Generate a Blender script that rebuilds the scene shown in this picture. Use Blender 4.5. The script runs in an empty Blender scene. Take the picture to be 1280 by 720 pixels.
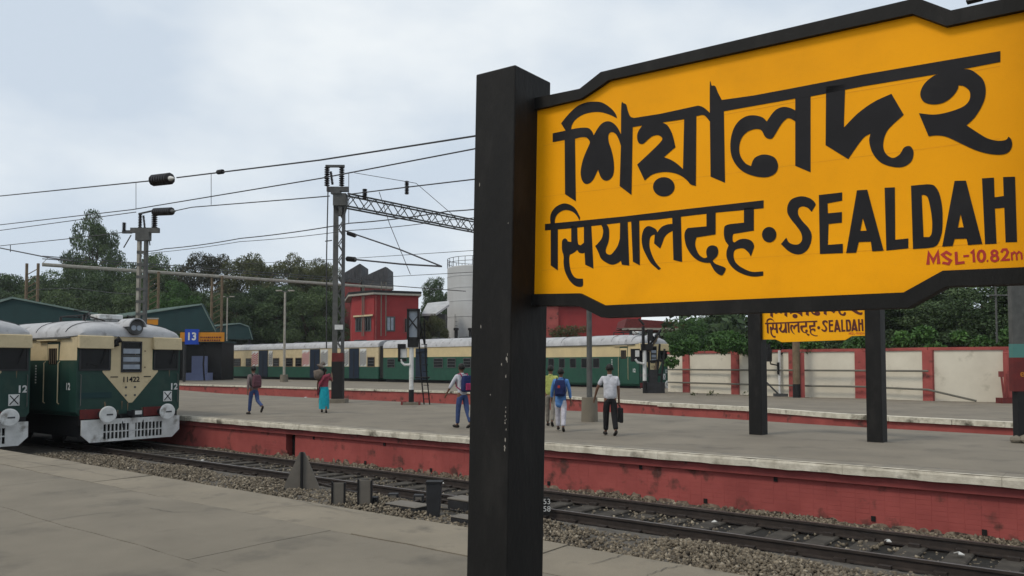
import bpy, bmesh, math, random
import numpy as np
from mathutils import Vector, Matrix
from mathutils.geometry import tessellate_polygon
R = math.radians
scene = bpy.context.scene
C = scene.collection
random.seed(7); rng = np.random.default_rng(7)

# ------------------------------------------------------------------ camera
CAMZ, F, HZ, PITCH = 1.75, 1000.0, 456.0, R(2.5)
hx, hy = -.62, .785
hn = math.hypot(hx, hy); hx /= hn; hy /= hn
FW = Vector((hx, hy, 0)); RT = Vector((hy, -hx, 0)); UP = Vector((0, 0, 1))
SH = math.tan(-PITCH) - (360 - HZ) / F           # lens shift in focal lengths
cd = bpy.data.cameras.new("camera"); cam = bpy.data.objects.new("camera", cd); C.objects.link(cam)
cam.location = (0, 0, CAMZ); cam.rotation_euler = (R(90) + PITCH, 0, math.atan2(-hx, hy))
cd.sensor_width = 36; cd.lens = 36 * F / 1280; cd.shift_y = SH * F / 1280
cd.clip_start = .05; cd.clip_end = 3000
scene.camera = cam
# ------------------------------------------------------------------ world, sun, exposure
SUN_EL, SUN_ROT = 52, 200
w = bpy.data.worlds.new("World"); scene.world = w; w.use_nodes = True
nt = w.node_tree; bg = nt.nodes["Background"]
sk = nt.nodes.new("ShaderNodeTexSky"); sk.sky_type = 'NISHITA'; sk.sun_disc = False
sk.sun_elevation = R(SUN_EL); sk.sun_rotation = R(SUN_ROT)
tc = nt.nodes.new("ShaderNodeTexCoord")
mp = nt.nodes.new("ShaderNodeMapping"); mp.inputs['Scale'].default_value = (1.7, 1.7, 3.6); mp.inputs['Location'].default_value = (.35, .2, .1)
nz = nt.nodes.new("ShaderNodeTexNoise"); nz.inputs['Scale'].default_value = 1.5; nz.inputs['Detail'].default_value = 5; nz.inputs['Roughness'].default_value = .5
rp = nt.nodes.new("ShaderNodeValToRGB")
rp.color_ramp.elements[0].position = .40; rp.color_ramp.elements[0].color = (5.6, 6.35, 7.2, 1)
rp.color_ramp.elements[1].position = .62; rp.color_ramp.elements[1].color = (8.0, 8.4, 8.6, 1)
mx = nt.nodes.new("ShaderNodeMixRGB"); mx.inputs[0].default_value = .93
sc_ = nt.nodes.new("ShaderNodeMixRGB"); sc_.blend_type = 'MULTIPLY'; sc_.inputs[0].default_value = 1; sc_.inputs[2].default_value = (1, 1, 1, 1)
nt.links.new(tc.outputs['Generated'], mp.inputs[0]); nt.links.new(mp.outputs[0], nz.inputs['Vector'])
nt.links.new(nz.outputs[0], rp.inputs[0]); nt.links.new(sk.outputs[0], mx.inputs[1]); nt.links.new(rp.outputs[0], mx.inputs[2])
nt.links.new(mx.outputs[0], sc_.inputs[1]); nt.links.new(sc_.outputs[0], bg.inputs[0]); bg.inputs[1].default_value = .1
sl = bpy.data.lights.new("sun", 'SUN'); sun = bpy.data.objects.new("sun", sl); C.objects.link(sun)
sl.energy = 1.4; sl.angle = R(16); sl.color = (1, .9, .76)
sun.rotation_euler = (R(90 - SUN_EL), 0, R(180 - SUN_ROT))
scene.view_settings.view_transform = 'Standard'; scene.view_settings.look = 'None'
scene.view_settings.exposure = .2; scene.view_settings.gamma = 1
try: scene.view_settings.use_curve_mapping = False
except Exception: pass

# ------------------------------------------------------------------ measuring helpers (photo pixels -> metres)
def ray(px, py):
    c = (px - 640) / F; v = (360 - py) / F + SH
    f = FW * math.cos(PITCH) + UP * math.sin(PITCH); u = UP * math.cos(PITCH) - FW * math.sin(PITCH)
    return f + RT * c + u * v
CP = Vector((0, 0, CAMZ))
def at(px, py, z=0.0):
    d = ray(px, py); return CP + d * ((z - CAMZ) / d.z)
def atD(px, py, D):
    d = ray(px, py); return CP + d * (D / d.dot(FW))
def atT(px, py, t):
    d = ray(px, py); return CP + d * (t / d.y)
def onpl(px, py, P, n):
    d = ray(px, py); return CP + d * ((P - CP).dot(n) / d.dot(n))

# ------------------------------------------------------------------ materials
M = {}
def mat(name, col, col2=None, scale=3, rough=.85, bump=0., bscale=40, dirt=None, dscale=2, dlo=.5, dhi=.62, metal=0, spec=.3, stretch=(1, 1, 1), detail=6):
    m = bpy.data.materials.new(name); m.use_nodes = True; t = m.node_tree; b = t.nodes["Principled BSDF"]
    b.inputs['Roughness'].default_value = rough; b.inputs['Metallic'].default_value = metal
    try: b.inputs['Specular IOR Level'].default_value = spec
    except Exception: pass
    tcn = t.nodes.new("ShaderNodeTexCoord"); mpn = t.nodes.new("ShaderNodeMapping"); mpn.inputs['Scale'].default_value = stretch
    t.links.new(tcn.outputs['Object'], mpn.inputs[0])
    def noise(s, d=detail, off=None):
        n = t.nodes.new("ShaderNodeTexNoise"); n.inputs['Scale'].default_value = s; n.inputs['Detail'].default_value = d; n.inputs['Roughness'].default_value = .6
        t.links.new(mpn.outputs[0], n.inputs['Vector']); return n
    if col2 is None: col2 = tuple(c * .78 for c in col)
    n1 = noise(scale); r1 = t.nodes.new("ShaderNodeValToRGB")
    r1.color_ramp.elements[0].position = .32; r1.color_ramp.elements[0].color = (*col2, 1)
    r1.color_ramp.elements[1].position = .68; r1.color_ramp.elements[1].color = (*col, 1)
    t.links.new(n1.outputs[0], r1.inputs[0]); out = r1.outputs[0]
    if dirt:
        n2 = noise(dscale, 8); r2 = t.nodes.new("ShaderNodeValToRGB")
        r2.color_ramp.elements[0].position = dlo; r2.color_ramp.elements[0].color = (0, 0, 0, 1)
        r2.color_ramp.elements[1].position = dhi; r2.color_ramp.elements[1].color = (1, 1, 1, 1)
        t.links.new(n2.outputs[0], r2.inputs[0])
        mm = t.nodes.new("ShaderNodeMixRGB"); mm.inputs[2].default_value = (*dirt, 1)
        t.links.new(r2.outputs[0], mm.inputs[0]); t.links.new(out, mm.inputs[1]); out = mm.outputs[0]
    t.links.new(out, b.inputs['Base Color'])
    if bump:
        n3 = noise(bscale, 4); bn = t.nodes.new("ShaderNodeBump"); bn.inputs['Strength'].default_value = bump; bn.inputs['Distance'].default_value = .02
        t.links.new(n3.outputs[0], bn.inputs['Height']); t.links.new(bn.outputs[0], b.inputs['Normal'])
    M[name] = m; return m
def attrmat(name, cols, rough=.9, attr='tint', transl=False):
    m = bpy.data.materials.new(name); m.use_nodes = True; t = m.node_tree; b = t.nodes["Principled BSDF"]
    b.inputs['Roughness'].default_value = rough
    try: b.inputs['Specular IOR Level'].default_value = .25
    except Exception: pass
    a = t.nodes.new("ShaderNodeAttribute"); a.attribute_name = attr
    r = t.nodes.new("ShaderNodeValToRGB"); e = r.color_ramp.elements
    e[0].position = 0; e[0].color = (*cols[0], 1); e[1].position = 1; e[1].color = (*cols[-1], 1)
    for i, c in enumerate(cols[1:-1]):
        k = e.new((i + 1) / (len(cols) - 1)); k.color = (*c, 1)
    t.links.new(a.outputs['Fac'], r.inputs[0]); t.links.new(r.outputs[0], b.inputs['Base Color'])
    M[name] = m; return m
mat('concrete', (.190, .167, .130), (.145, .128, .100), .8, .9, .25, 60, (.10, .09, .073), 1.3, .54, .76)
mat('slab', (.228, .198, .150), (.168, .147, .113), 1.1, .9, .3, 45, (.105, .093, .075), 2.2, .54, .74)
mat('joint', (.07, .065, .06), None, 2)
mat('platform', (.200, .176, .138), (.152, .134, .106), .5, .9, .2, 50, (.115, .102, .083), .9, .53, .72)
mat('coping_top', (.225, .20, .16), (.165, .148, .12), 2, .9, .25, 50, (.15, .14, .12), 3, .55, .65)
mat('whitewash', (.68, .64, .54), (.42, .385, .31), 4, .9, .4, 60, (.09, .08, .06), 1.5, .55, .67)
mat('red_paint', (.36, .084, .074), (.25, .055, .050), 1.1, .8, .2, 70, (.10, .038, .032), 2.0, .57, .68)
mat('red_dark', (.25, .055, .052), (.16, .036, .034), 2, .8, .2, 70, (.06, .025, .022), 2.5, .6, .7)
mat('red_wall', (.30, .035, .035), (.23, .028, .03), .5, .8)
mat('flaked', (.32, .27, .20), (.10, .05, .04), 6, .95, .4, 60, (.05, .035, .03), 9, .5, .6)
mat('black_hole', (.01, .01, .01), None, 2)
mat('yellow', (.95, .40, .001), (.86, .355, .001), 1.2, .6, .05, 120, (.72, .30, .002), 1.6, .5, .85, spec=.15)
mat('yellow_small', (.92, .42, .006), (.86, .39, .006), 2, .6, spec=.15)
mat('yellow_seam', (.70, .29, .002), (.88, .36, .002), 9, .7)
mat('letter_black', (.013, .013, .016), (.009, .009, .011), 5, .6, .04, 120, (.022, .021, .022), 4, .55, .75, spec=.2)
mat('letter_brown', (.10, .02, .015), None, 5, .6)
mat('letter_red', (.50, .04, .03), None, 5, .6)
mat('post_black', (.011, .0105, .010), (.007, .007, .007), 5, .62, .22, 22, (.018, .017, .016), 5, .52, .7, spec=.22, stretch=(1, 1, .35))
mat('chip', (.33, .31, .28), None, 3)
mat('rail', (.045, .035, .03), (.025, .02, .018), 6, .6, .15, 60)
mat('rail_top', (.16, .15, .14), (.10, .09, .085), 8, .35, metal=.6)
mat('sleeper', (.066, .058, .048), (.032, .028, .024), 3, .9, .35, 40, (.15, .135, .11), 5, .58, .7)
mat('oily_bed', (.022, .02, .017), (.012, .011, .01), 8, .9, .6, 40)
mat('bed', (.11, .10, .085), (.05, .045, .04), 5, .95, .5, 30)
mat('earth', (.10, .095, .06), (.06, .07, .035), .2, .95)
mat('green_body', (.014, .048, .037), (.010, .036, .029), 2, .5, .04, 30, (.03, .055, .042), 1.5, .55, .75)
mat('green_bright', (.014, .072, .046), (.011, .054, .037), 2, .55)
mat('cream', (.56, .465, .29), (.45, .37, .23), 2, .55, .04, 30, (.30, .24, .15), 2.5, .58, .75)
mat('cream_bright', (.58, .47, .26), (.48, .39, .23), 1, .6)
mat('roof_grey', (.44, .445, .46), (.30, .305, .315), 1.5, .6, .1, 20, (.15, .15, .15), 2.0, .56, .7)
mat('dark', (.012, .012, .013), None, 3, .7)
mat('dark_metal', (.03, .032, .035), (.018, .018, .02), 5, .6)
mat('steel_grey', (.105, .106, .102), (.06, .062, .06), 4, .7, .1, 40)
mat('steel_dark', (.085, .09, .092), (.05, .05, .052), 4, .7)
mat('beam_pale', (.36, .34, .29), (.24, .22, .19), 3, .7)
mat('rust_tan', (.19, .14, .09), (.11, .08, .05), 3, .85)
mat('maroon', (.14, .022, .02), (.09, .018, .018), 4, .7)
mat('white_paint', (.66, .67, .66), (.48, .49, .48), 4, .6, dirt=(.25, .24, .22), dscale=3, dlo=.56, dhi=.7)
mat('glass', (.008, .009, .01), None, 2, .25, spec=.25)
mat('glass_pale', (.28, .32, .37), (.20, .23, .28), 3, .25, spec=.5)
mat('teal', (.010, .040, .042), (.008, .030, .032), 1, .7)
mat('teal_roof', (.15, .21, .19), (.10, .15, .14), 1, .7)
mat('teal_light', (.08, .22, .20), None, 1, .7)
mat('blue_sign', (.01, .06, .42), None, 1, .6)
mat('blue_pillar', (.17, .20, .34), None, 1, .8)
mat('blue_door', (.006, .015, .034), None, 1, .6)
mat('orange_sign', (.55, .22, .015), None, 1, .6)
mat('cream_wall', (.64, .60, .50), (.55, .51, .42), .8, .9, .1, 20, (.30, .28, .21), 1.1, .60, .8)
mat('tank', (.50, .51, .51), (.42, .43, .43), .3, .6, stretch=(1, 1, .3))
mat('roof_sheet', (.42, .43, .44), (.32, .33, .34), 1, .6)
mat('roof_slate', (.075, .075, .08), (.04, .04, .045), 1, .8)
mat('bark', (.07, .055, .04), (.04, .03, .022), 4, .95, .4, 20)
mat('skin', (.16, .085, .055), None, 5, .6)
mat('hair', (.01, .009, .008), None, 20, .6)
mat('pipe', (.15, .145, .12), None, 3, .6)
mat('ceramic', (.012, .009, .009), None, 3, .35, spec=.4)
mat('wire', (.05, .05, .055), None, 3, .6)
mat('plate_grey', (.155, .14, .12), (.12, .11, .095), 4, .8, .1, 40)
mat('paper', (.6, .6, .58), None, 3, .8)
for nm, c in dict(cloth_white=(.60, .61, .66), cloth_blue=(.09, .22, .50), cloth_trouser_white=(.55, .54, .60), cloth_lime=(.38, .42, .12), cloth_black=(.012, .012, .014),
                  cloth_grey=(.20, .16, .16), jeans=(.045, .075, .19), cloth_turq=(.01, .33, .42), cloth_rose=(.28, .05, .08), bag_maroon=(.12, .05, .065), bag_pink=(.38, .035, .12),
                  bag_navy=(.015, .025, .10), sack=(.16, .13, .11), shoe=(.02, .017, .015), khaki=(.22, .20, .17), red_bright=(.45, .04, .03)).items():
    mat(nm, c, tuple(x * .6 for x in c), 9, .9, .7, 13)
attrmat('stones', [(.05, .041, .030), (.12, .10, .074), (.195, .165, .122), (.34, .295, .225)])
attrmat('leaf_dark', [(.022, .042, .018), (.050, .084, .034), (.088, .13, .05)], .7)
attrmat('leaf_mid', [(.030, .054, .022), (.068, .105, .042), (.115, .165, .06)], .7)
attrmat('leaf_olive', [(.040, .050, .022), (.088, .098, .042), (.135, .138, .062)], .7)
attrmat('leaf_vivid', [(.018, .045, .012), (.04, .095, .022), (.075, .16, .035)], .65)
attrmat('leaf_brown', [(.022, .026, .014), (.042, .044, .024), (.072, .066, .036)], .7)

# ------------------------------------------------------------------ object helpers
def tag(o, label=None, cat=None, group=None, kind=None):
    if label: o['label'] = label
    if cat: o['category'] = cat
    if group: o['group'] = group
    if kind: o['kind'] = kind
    return o
def link(name, me, parent=None):
    o = bpy.data.objects.new(name, me); C.objects.link(o)
    if parent is not None: o.parent = parent
    return o
def empty(name, loc=(0, 0, 0), rz=0):
    o = link(name, None); o.location = loc; o.rotation_euler = (0, 0, rz); o.empty_display_size = .2
    return o
def copy_tree(o, parent=None):
    c = o.copy(); C.objects.link(c)
    if parent is not None: c.parent = parent
    for ch in list(o.children): copy_tree(ch, c)
    return c
class MB:
    def __init__(s): s.v = []; s.f = []; s.m = []; s.mats = []
    def mi(s, m):
        m = M[m] if isinstance(m, str) else m
        if m not in s.mats: s.mats.append(m)
        return s.mats.index(m)
    def add(s, vs, fs, m=None):
        k = len(s.v); s.v += [tuple(v) for v in vs]; i = s.mi(m) if m else 0
        for f in fs: s.f.append([a + k for a in f]); s.m.append(i)
        return s
    def box(s, c, size, m=None, rz=0, mtx=None):
        a, b, h = size[0] / 2, size[1] / 2, size[2] / 2; cz, sz = math.cos(rz), math.sin(rz); vs = []
        for z in (-h, h):
            for x, y in ((-a, -b), (a, -b), (a, b), (-a, b)):
                p = Vector((x * cz - y * sz, x * sz + y * cz, z))
                if mtx is not None: p = mtx @ Vector((x, y, z))
                vs.append(Vector(c) + p)
        return s.add(vs, [(3, 2, 1, 0), (4, 5, 6, 7), (0, 1, 5, 4), (1, 2, 6, 5), (2, 3, 7, 6), (3, 0, 4, 7)], m)
    def bx(s, x0, x1, y0, y1, z0, z1, m=None): return s.box(((x0 + x1) / 2, (y0 + y1) / 2, (z0 + z1) / 2), (x1 - x0, y1 - y0, z1 - z0), m)
    def tube(s, pts, r, m=None, n=6, caps=True):
        pts = [Vector(p) for p in pts]; rs = r if isinstance(r, (list, tuple)) else [r] * len(pts); vs = []; fs = []
        for i, p in enumerate(pts):
            d = (pts[min(i + 1, len(pts) - 1)] - pts[max(i - 1, 0)]).normalized()
            a = d.cross(UP if abs(d.z) < .95 else Vector((1, 0, 0))).normalized(); b = d.cross(a)
            for k in range(n):
                t = 2 * math.pi * (k + .5) / n; vs.append(p + (a * math.cos(t) + b * math.sin(t)) * rs[i])
        for i in range(len(pts) - 1):
            for k in range(n): fs.append((i * n + k, i * n + (k + 1) % n, (i + 1) * n + (k + 1) % n, (i + 1) * n + k))
        if caps: fs += [tuple(range(n)), tuple(range((len(pts) - 1) * n, len(pts) * n))[::-1]]
        return s.add(vs, fs, m)
    def prism(s, poly, off, m=None, front=True, back=True, sides=True):
        poly = [Vector(p) for p in poly]; off = Vector(off); n = len(poly)
        tri = tessellate_polygon([poly]); fs = []
        if front: fs += [tuple(t) for t in tri]
        if back: fs += [tuple(i + n for i in t)[::-1] for t in tri]
        if sides: fs += [(i, (i + 1) % n, (i + 1) % n + n, i + n) for i in range(n)]
        return s.add(poly + [p + off for p in poly], fs, m)
    def build(s, name, m=None, parent=None, smooth=False):
        me = bpy.data.meshes.new(name); me.from_pydata(s.v, [], s.f)
        if m is not None and not s.mats: s.mats = [M[m] if isinstance(m, str) else m]
        for x in s.mats: me.materials.append(x)
        if len(s.mats) > 1: me.polygons.foreach_set('material_index', s.m)
        if smooth: me.polygons.foreach_set('use_smooth', [True] * len(me.polygons))
        bm = bmesh.new(); bm.from_mesh(me); bmesh.ops.recalc_face_normals(bm, faces=bm.faces); bm.to_mesh(me); bm.free()
        return link(name, me, parent)
def smooth_angle(o, a=35):
    me = o.data; me.polygons.foreach_set('use_smooth', [True] * len(me.polygons))
    try: me.set_sharp_from_angle(angle=R(a))
    except Exception: pass
    return o
def bevel(o, w=.01, seg=2):
    b = o.modifiers.new('bevel', 'BEVEL'); b.width = w; b.segments = seg; b.limit_method = 'ANGLE'; return o
def np_mesh(name, V, Fc, m, tint=None, parent=None):
    me = bpy.data.meshes.new(name); nf, k = Fc.shape
    me.vertices.add(len(V)); me.vertices.foreach_set('co', V.astype(np.float32).ravel())
    me.loops.add(nf * k); me.loops.foreach_set('vertex_index', Fc.astype(np.int32).ravel())
    me.polygons.add(nf); me.polygons.foreach_set('loop_start', np.arange(0, nf * k, k, dtype=np.int32))
    try: me.polygons.foreach_set('loop_total', np.full(nf, k, dtype=np.int32))
    except Exception: pass
    me.update(calc_edges=True); me.materials.append(M[m])
    if tint is not None:
        a = me.attributes.new('tint', 'FLOAT', 'POINT'); a.data.foreach_set('value', tint.astype(np.float32))
    return link(name, me, parent)

# ------------------------------------------------------------------ ground
EDGE1, EDGE2 = 6.5, 14.65          # edges of the near and middle platforms (metres across the tracks)
RZ = -.85                           # rail top
g = MB(); g.add([(-1500, -1500, -1.08), (1500, -1500, -1.08), (1500, 1500, -1.08), (-1500, 1500, -1.08)], [(0, 1, 2, 3)])
tag(g.build('ground', 'earth'), kind='structure')
g = MB(); g.add([(-160, 6.8, -1.07), (40, 6.8, -1.07), (40, 14.9, -1.07), (-160, 14.9, -1.07)], [(0, 1, 2, 3)])
g.bx(-36, 14, 9.7, 11.52, -1.2, -.965); g.bx(-36, 14, 13.95, 14.9, -1.2, -1.03)
tag(g.build('ballast_bed', 'bed'), kind='structure')

# near platform : body, edge coping slabs, paving slabs with open joints
p1 = tag(empty('near_platform'), kind='structure')
g = MB(); g.bx(-60, 30, -30, EDGE1 - .12, -1.1, -.035); g.build('platform_body', 'joint', p1)
def slab(name, poly, z, th, m, parent, jit=.004):
    q = MB(); zz = z + random.uniform(-jit, jit); pp = []
    for i in range(len(poly)):
        a, b = Vector(poly[i]), Vector(poly[(i + 1) % len(poly)]); k = max(1, int((b - a).length / .35))
        if parent is not None and a.x < -30: k = 1
        pp += [a.lerp(b, j / k) for j in range(k)]
    wob = lambda x, y: (x + .018 * math.sin(2.7 * y + x * .3) + .008 * math.sin(7.9 * y), y + (.020 * math.sin(1.9 * x + y) + .009 * math.sin(6.3 * x) if y < EDGE1 - .3 else .006 * math.sin(3.1 * x)))
    q.prism([(*wob(p.x, p.y), zz) for p in pp], (0, 0, -th)); o = q.build(name, m, parent); return o
x = -60.0; prev = 0.0
while x < 12:
    L = random.uniform(1.7, 2.5); j = random.uniform(-.06, .06) if x > -30 else 0
    e0 = EDGE1 + random.uniform(-.015, .015); dpt = .95
    slab('coping_slab', [(x + prev, EDGE1 - dpt), (x + L - .007 + j, EDGE1 - dpt), (x + L - .007 - j, e0), (x + .5 * prev, e0)], 0, .12, 'slab', p1, .007)
    x += L; prev = j
ys = [EDGE1 - .965, 3.9, 1.6, -1.2, -4.0, -8, -14, -30]
for r_ in range(len(ys) - 1):
    x = -60 - r_ * .9
    while x < 14:
        L = random.uniform(2.6, 3.6) if r_ < 4 else 8
        slab('paving_slab', [(x, ys[r_ + 1]), (x + L - .008, ys[r_ + 1]), (x + L - .008, ys[r_] - .008), (x, ys[r_] - .008)], 0, .05, 'concrete', p1, .0015)
        x += L

# middle platform
farpx = [(1500, 566), (1280, 545), (1040, 532), (933, 525), (800, 517), (680, 512), (590, 506), (430, 499), (280, 492), (225, 487.5), (100, 480), (0, 474)]
far2 = [at(a, b, 0) for a, b in farpx]
p2 = tag(empty('middle_platform'), kind='structure')
g = MB(); poly = [(-170, EDGE2 + .58, 0), (60, EDGE2 + .58, 0), (60, far2[0].y - 3, 0)] + [(p.x, p.y, 0) for p in far2] + [(-170, far2[-1].y + 8, 0)]
g.prism(poly, (0, 0, -1.1)); g.build('platform_surface', 'platform', p2)
g = MB()
for a, b in ((-170, -20.4), (-19.95, 60)): g.bx(a, b, EDGE2 + .17, EDGE2 + .57, -1.1, -.33)
g.build('platform_wall', 'red_paint', p2)
g = MB(); g.bx(-170, 60, EDGE2 + .09, EDGE2 + .55, -.325, -.165); g.bx(-22, 16, EDGE2 + .566, EDGE2 + .58, -.1, .001, 'joint') if False else None; g.build('corbel_course', 'red_dark', p2)  # darker red puts the shade under the coping into the colour
g = MB(); g.bx(-20.41, -19.94, EDGE2 + .40, EDGE2 + .5, -1.1, -.33); g.build('recess', 'black_hole', p2)
# courses of painted brick on the wall face
g = MB(); rows = 9; bh = .083
for r_ in range(rows):
    z0 = -1.08 + r_ * bh; x = -21.5 + (r_ % 2) * .12 + random.uniform(-.03, .03)
    while x < 14:
        if -20.55 < x < -19.94: x = -19.94
        L = .236; pr = random.uniform(.002, .005)
        if random.random() < .012: x += .24; continue
        g.add([(x, EDGE2 + .17, z0), (x + L, EDGE2 + .17, z0), (x + L, EDGE2 + .17, z0 + bh - .003), (x, EDGE2 + .17, z0 + bh - .003),
               (x + .003, EDGE2 + .17 - pr, z0 + .003), (x + L - .003, EDGE2 + .17 - pr, z0 + .003), (x + L - .003, EDGE2 + .17 - pr, z0 + bh - .006), (x + .003, EDGE2 + .17 - pr, z0 + bh - .006)],
              [(4, 5, 6, 7), (0, 1, 5, 4), (1, 2, 6, 5), (2, 3, 7, 6), (3, 0, 4, 7)])
        x += .241
tag(g.build('brick_courses', 'red_paint', p2), kind='stuff')
g = MB()
for x in np.arange(-19, 12, 1.7):
    xx = x + random.uniform(-.5, .5); zz = random.choice((-.95, -.97, -.42)); g.bx(xx, xx + .07, EDGE2 + .145, EDGE2 + .18, zz, zz + .09)
g.build('drain_hole', 'black_hole', p2)
# flaked plaster skirting, irregular
g = MB(); x = -21.0
while x < 12:
    L = random.uniform(.1, .5)
    h = random.uniform(.02, .13) if x < -8 else random.uniform(.0, .05)
    if h > .03: g.prism([(x, EDGE2 + .158, -1.05), (x + L, EDGE2 + .158, -1.05), (x + L * random.uniform(.75, .95), EDGE2 + .158, -1.0 + h * random.uniform(.2, .7)), (x + L * random.uniform(.5, .7), EDGE2 + .158, -1.0 + h * random.uniform(.5, 1)), (x + L * random.uniform(.3, .45), EDGE2 + .158, -1.0 + h * random.uniform(.3, 1)), (x + L * random.uniform(.05, .2), EDGE2 + .158, -1.0 + h * random.uniform(.1, .6))], (0, .02, 0))
    x += L
g.build('flaked_skirting', 'flaked', p2)
x = -60.0
while x < 16:
    L = 1.2 if x > -30 else 3
    q = MB(); e0 = EDGE2 + random.uniform(-.006, .006); zt = random.uniform(-.0015, .0015)
    q.bx(x, x + L - .004, e0, EDGE2 + .565, -.162, zt, 'coping_top'); o = q.build('coping_stone', None, p2)
    q2 = MB(); pf_ = [(e0 - .008, -.160), (e0 - .012, -.05), (e0 - .002, zt - .012), (e0 + .02, zt + .0025), (e0 + .07, zt + .003), (e0 + .07, zt - .01), (e0 + .005, -.155)]; nq = 5; vs_ = []
    for k_0 in range(nq + 1):
        xq = x + (L - .003) * k_0 / nq; wv = .012 * math.sin(xq * 5.1) + .008 * math.sin(xq * 13.7)
        vs_ += [(xq, a_ + wv * (.9 if 3 <= i_ <= 5 and i_ != 3 else .25), b_ + (wv * .5 if i_ in (0, 6) else 0)) for i_, (a_, b_) in enumerate(pf_)]
    q2.add(vs_, [(k_0 * 7 + i_, k_0 * 7 + (i_ + 1) % 7, (k_0 + 1) * 7 + (i_ + 1) % 7, (k_0 + 1) * 7 + i_) for k_0 in range(nq) for i_ in range(7)] + [tuple(range(7)), tuple(range(nq * 7, nq * 7 + 7))], 'whitewash'); q2.build('whitewashed_edge', None, o)
    x += L
# far platform
p3 = tag(empty('far_platform'), kind='structure')
nearpx = [(1500, 541), (1280, 529), (1040, 517), (933, 509), (822, 503.5), (680, 494), (590, 490), (440, 486), (225, 480), (100, 474), (0, 470)]
near3 = [at(a, b, 0) for a, b in nearpx]
g = MB(); g.prism([(p.x, p.y, 0) for p in near3] + [(-300, 140, 0), (-300, 300, 0), (80, 120, 0), (80, 30, 0)], (0, 0, -.1)); g.build('platform_surface', 'platform', p3)
for i in range(len(near3) - 1):
    a, b = near3[i], near3[i + 1]; d = (b - a).normalized(); n = Vector((-d.y, d.x, 0)); n = n if n.y < 0 else -n
    L = (b - a).length; k = max(1, int(L / 1.8)) if nearpx[i + 1][0] > 400 else max(1, int(L / 6))
    for j in range(k):
        u0 = a + d * (L * j / k + .01); u1 = a + d * (L * (j + 1) / k - .01); off = random.uniform(-.02, .02); th = .17 if nearpx[i][0] > 822 else .13
        q = MB(); q.prism([u0 + n * (.02 + off), u1 + n * (.02 + off), u1 - n * .35, u0 - n * .35], (0, 0, -th))
        for kk in range(len(q.v)): q.v[kk] = (q.v[kk][0], q.v[kk][1], q.v[kk][2] + .012)
        q.build('coping_stone', 'whitewash', p3)
    q = MB(); q.prism([a - n * .06, b - n * .06, b - n * .3, a - n * .3], (0, 0, -1.1))
    for kk in range(len(q.v)): q.v[kk] = (q.v[kk][0], q.v[kk][1], q.v[kk][2] - .11)
    q.build('platform_wall', 'red_paint', p3)

# ------------------------------------------------------------------ tracks
def track(tc_, s0, s1, full=True):
    root = tag(empty('railway_track', (0, tc_, 0)), kind='structure')
    for sgn in (-1, 1):
        y = sgn * .838
        pf = [(-.07, -.17), (.07, -.17), (.07, -.155), (.012, -.14), (.012, -.045), (.036, -.035), (.036, -.002), (-.036, -.002), (-.036, -.035), (-.012, -.045), (-.012, -.14), (-.07, -.155)]
        q = MB(); q.prism([(s0, y + a, RZ + b) for a, b in pf], (s1 - s0, 0, 0)); r_ = q.build('rail', 'rail', root)
        q = MB(); q.bx(s0, s1, y - .028, y + .028, RZ - .002, RZ + .0015); q.build('running_surface', 'rail_top', r_)
    if full:
        q = MB(); q.bx(-.16, .16, -1.32, 1.32, RZ - .36, RZ - .165)
        base = q.build('sleeper', 'sleeper', root); bevel(base, .02, 1); x = s0 + .3; base.location.x = x
        q = MB()
        for sgn in (-1, 1):
            for e in (-1, 1): q.box((0, sgn * .838 + e * .1, RZ - .14), (.16, .10, .05))
        cl = q.build('rail_clip', 'rail', base)
        while x < s1 - .8:
            x += .64; c = base.copy(); C.objects.link(c); c.parent = root; c.location = (x, random.uniform(-.05, .05), random.uniform(-.012, .006)); c.rotation_euler = (0, 0, random.uniform(-.02, .02))
            k = cl.copy(); C.objects.link(k); k.parent = c
track(12.72, -30, 13.5)
track(8.4, -34, 10)
g = MB()
for tq in (12.72, 8.4): g.bx(-34, 13.5, tq - 1.18, tq + 1.22, -1.2, -1.06 if tq > 10 else -1.03)
tag(g.build('oily_ballast_bed', 'oily_bed'), kind='structure')
# ballast stones
def stones(name, xs, ys, zs, rs):
    n = len(xs); base = np.array([(1, 0, 0), (-1, 0, 0), (0, 1, 0), (0, -1, 0), (0, 0, 1), (0, 0, -1)], float)
    fc = np.array([(0, 2, 4), (2, 1, 4), (1, 3, 4), (3, 0, 4), (2, 0, 5), (1, 2, 5), (3, 1, 5), (0, 3, 5)])
    V = base[None] * rng.uniform(.65, 1.25, (n, 6, 1)); V = V + rng.uniform(-.25, .25, (n, 6, 3))
    a = rng.uniform(0, 6.28, (n, 3)); V *= rng.uniform(.7, 1.2, (n, 1, 3))
    for ax in range(3):
        c, s = np.cos(a[:, ax])[:, None], np.sin(a[:, ax])[:, None]; i, j = [(1, 2), (0, 2), (0, 1)][ax]
        vi = V[:, :, i] * c - V[:, :, j] * s; vj = V[:, :, i] * s + V[:, :, j] * c; V[:, :, i] = vi; V[:, :, j] = vj
    V = V * rs[:, None, None] + np.stack([xs, ys, zs], 1)[:, None]
    Fc = fc[None] + (np.arange(n) * 6)[:, None, None]
    return tag(np_mesh(name, V.reshape(-1, 3), Fc.reshape(-1, 3), 'stones', np.repeat(np.clip(rng.normal(.45, .22, n), 0, 1), 6)), kind='stuff')
n = 76000
xs = np.concatenate([rng.uniform(-26, 9, 50000), rng.uniform(-6, 9, 26000)]); ys_ = rng.uniform(9.3, 14.75, n)
def bz(y):
    d = 12.72 - y
    return np.where((d > 1.1), -1.03 + .09 * np.clip((d - 1.1) / .45, 0, 1), np.where(np.abs(d) < 1.1, -1.055, -1.02))
inner = np.abs(ys_ - 12.72) < 1.15
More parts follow.
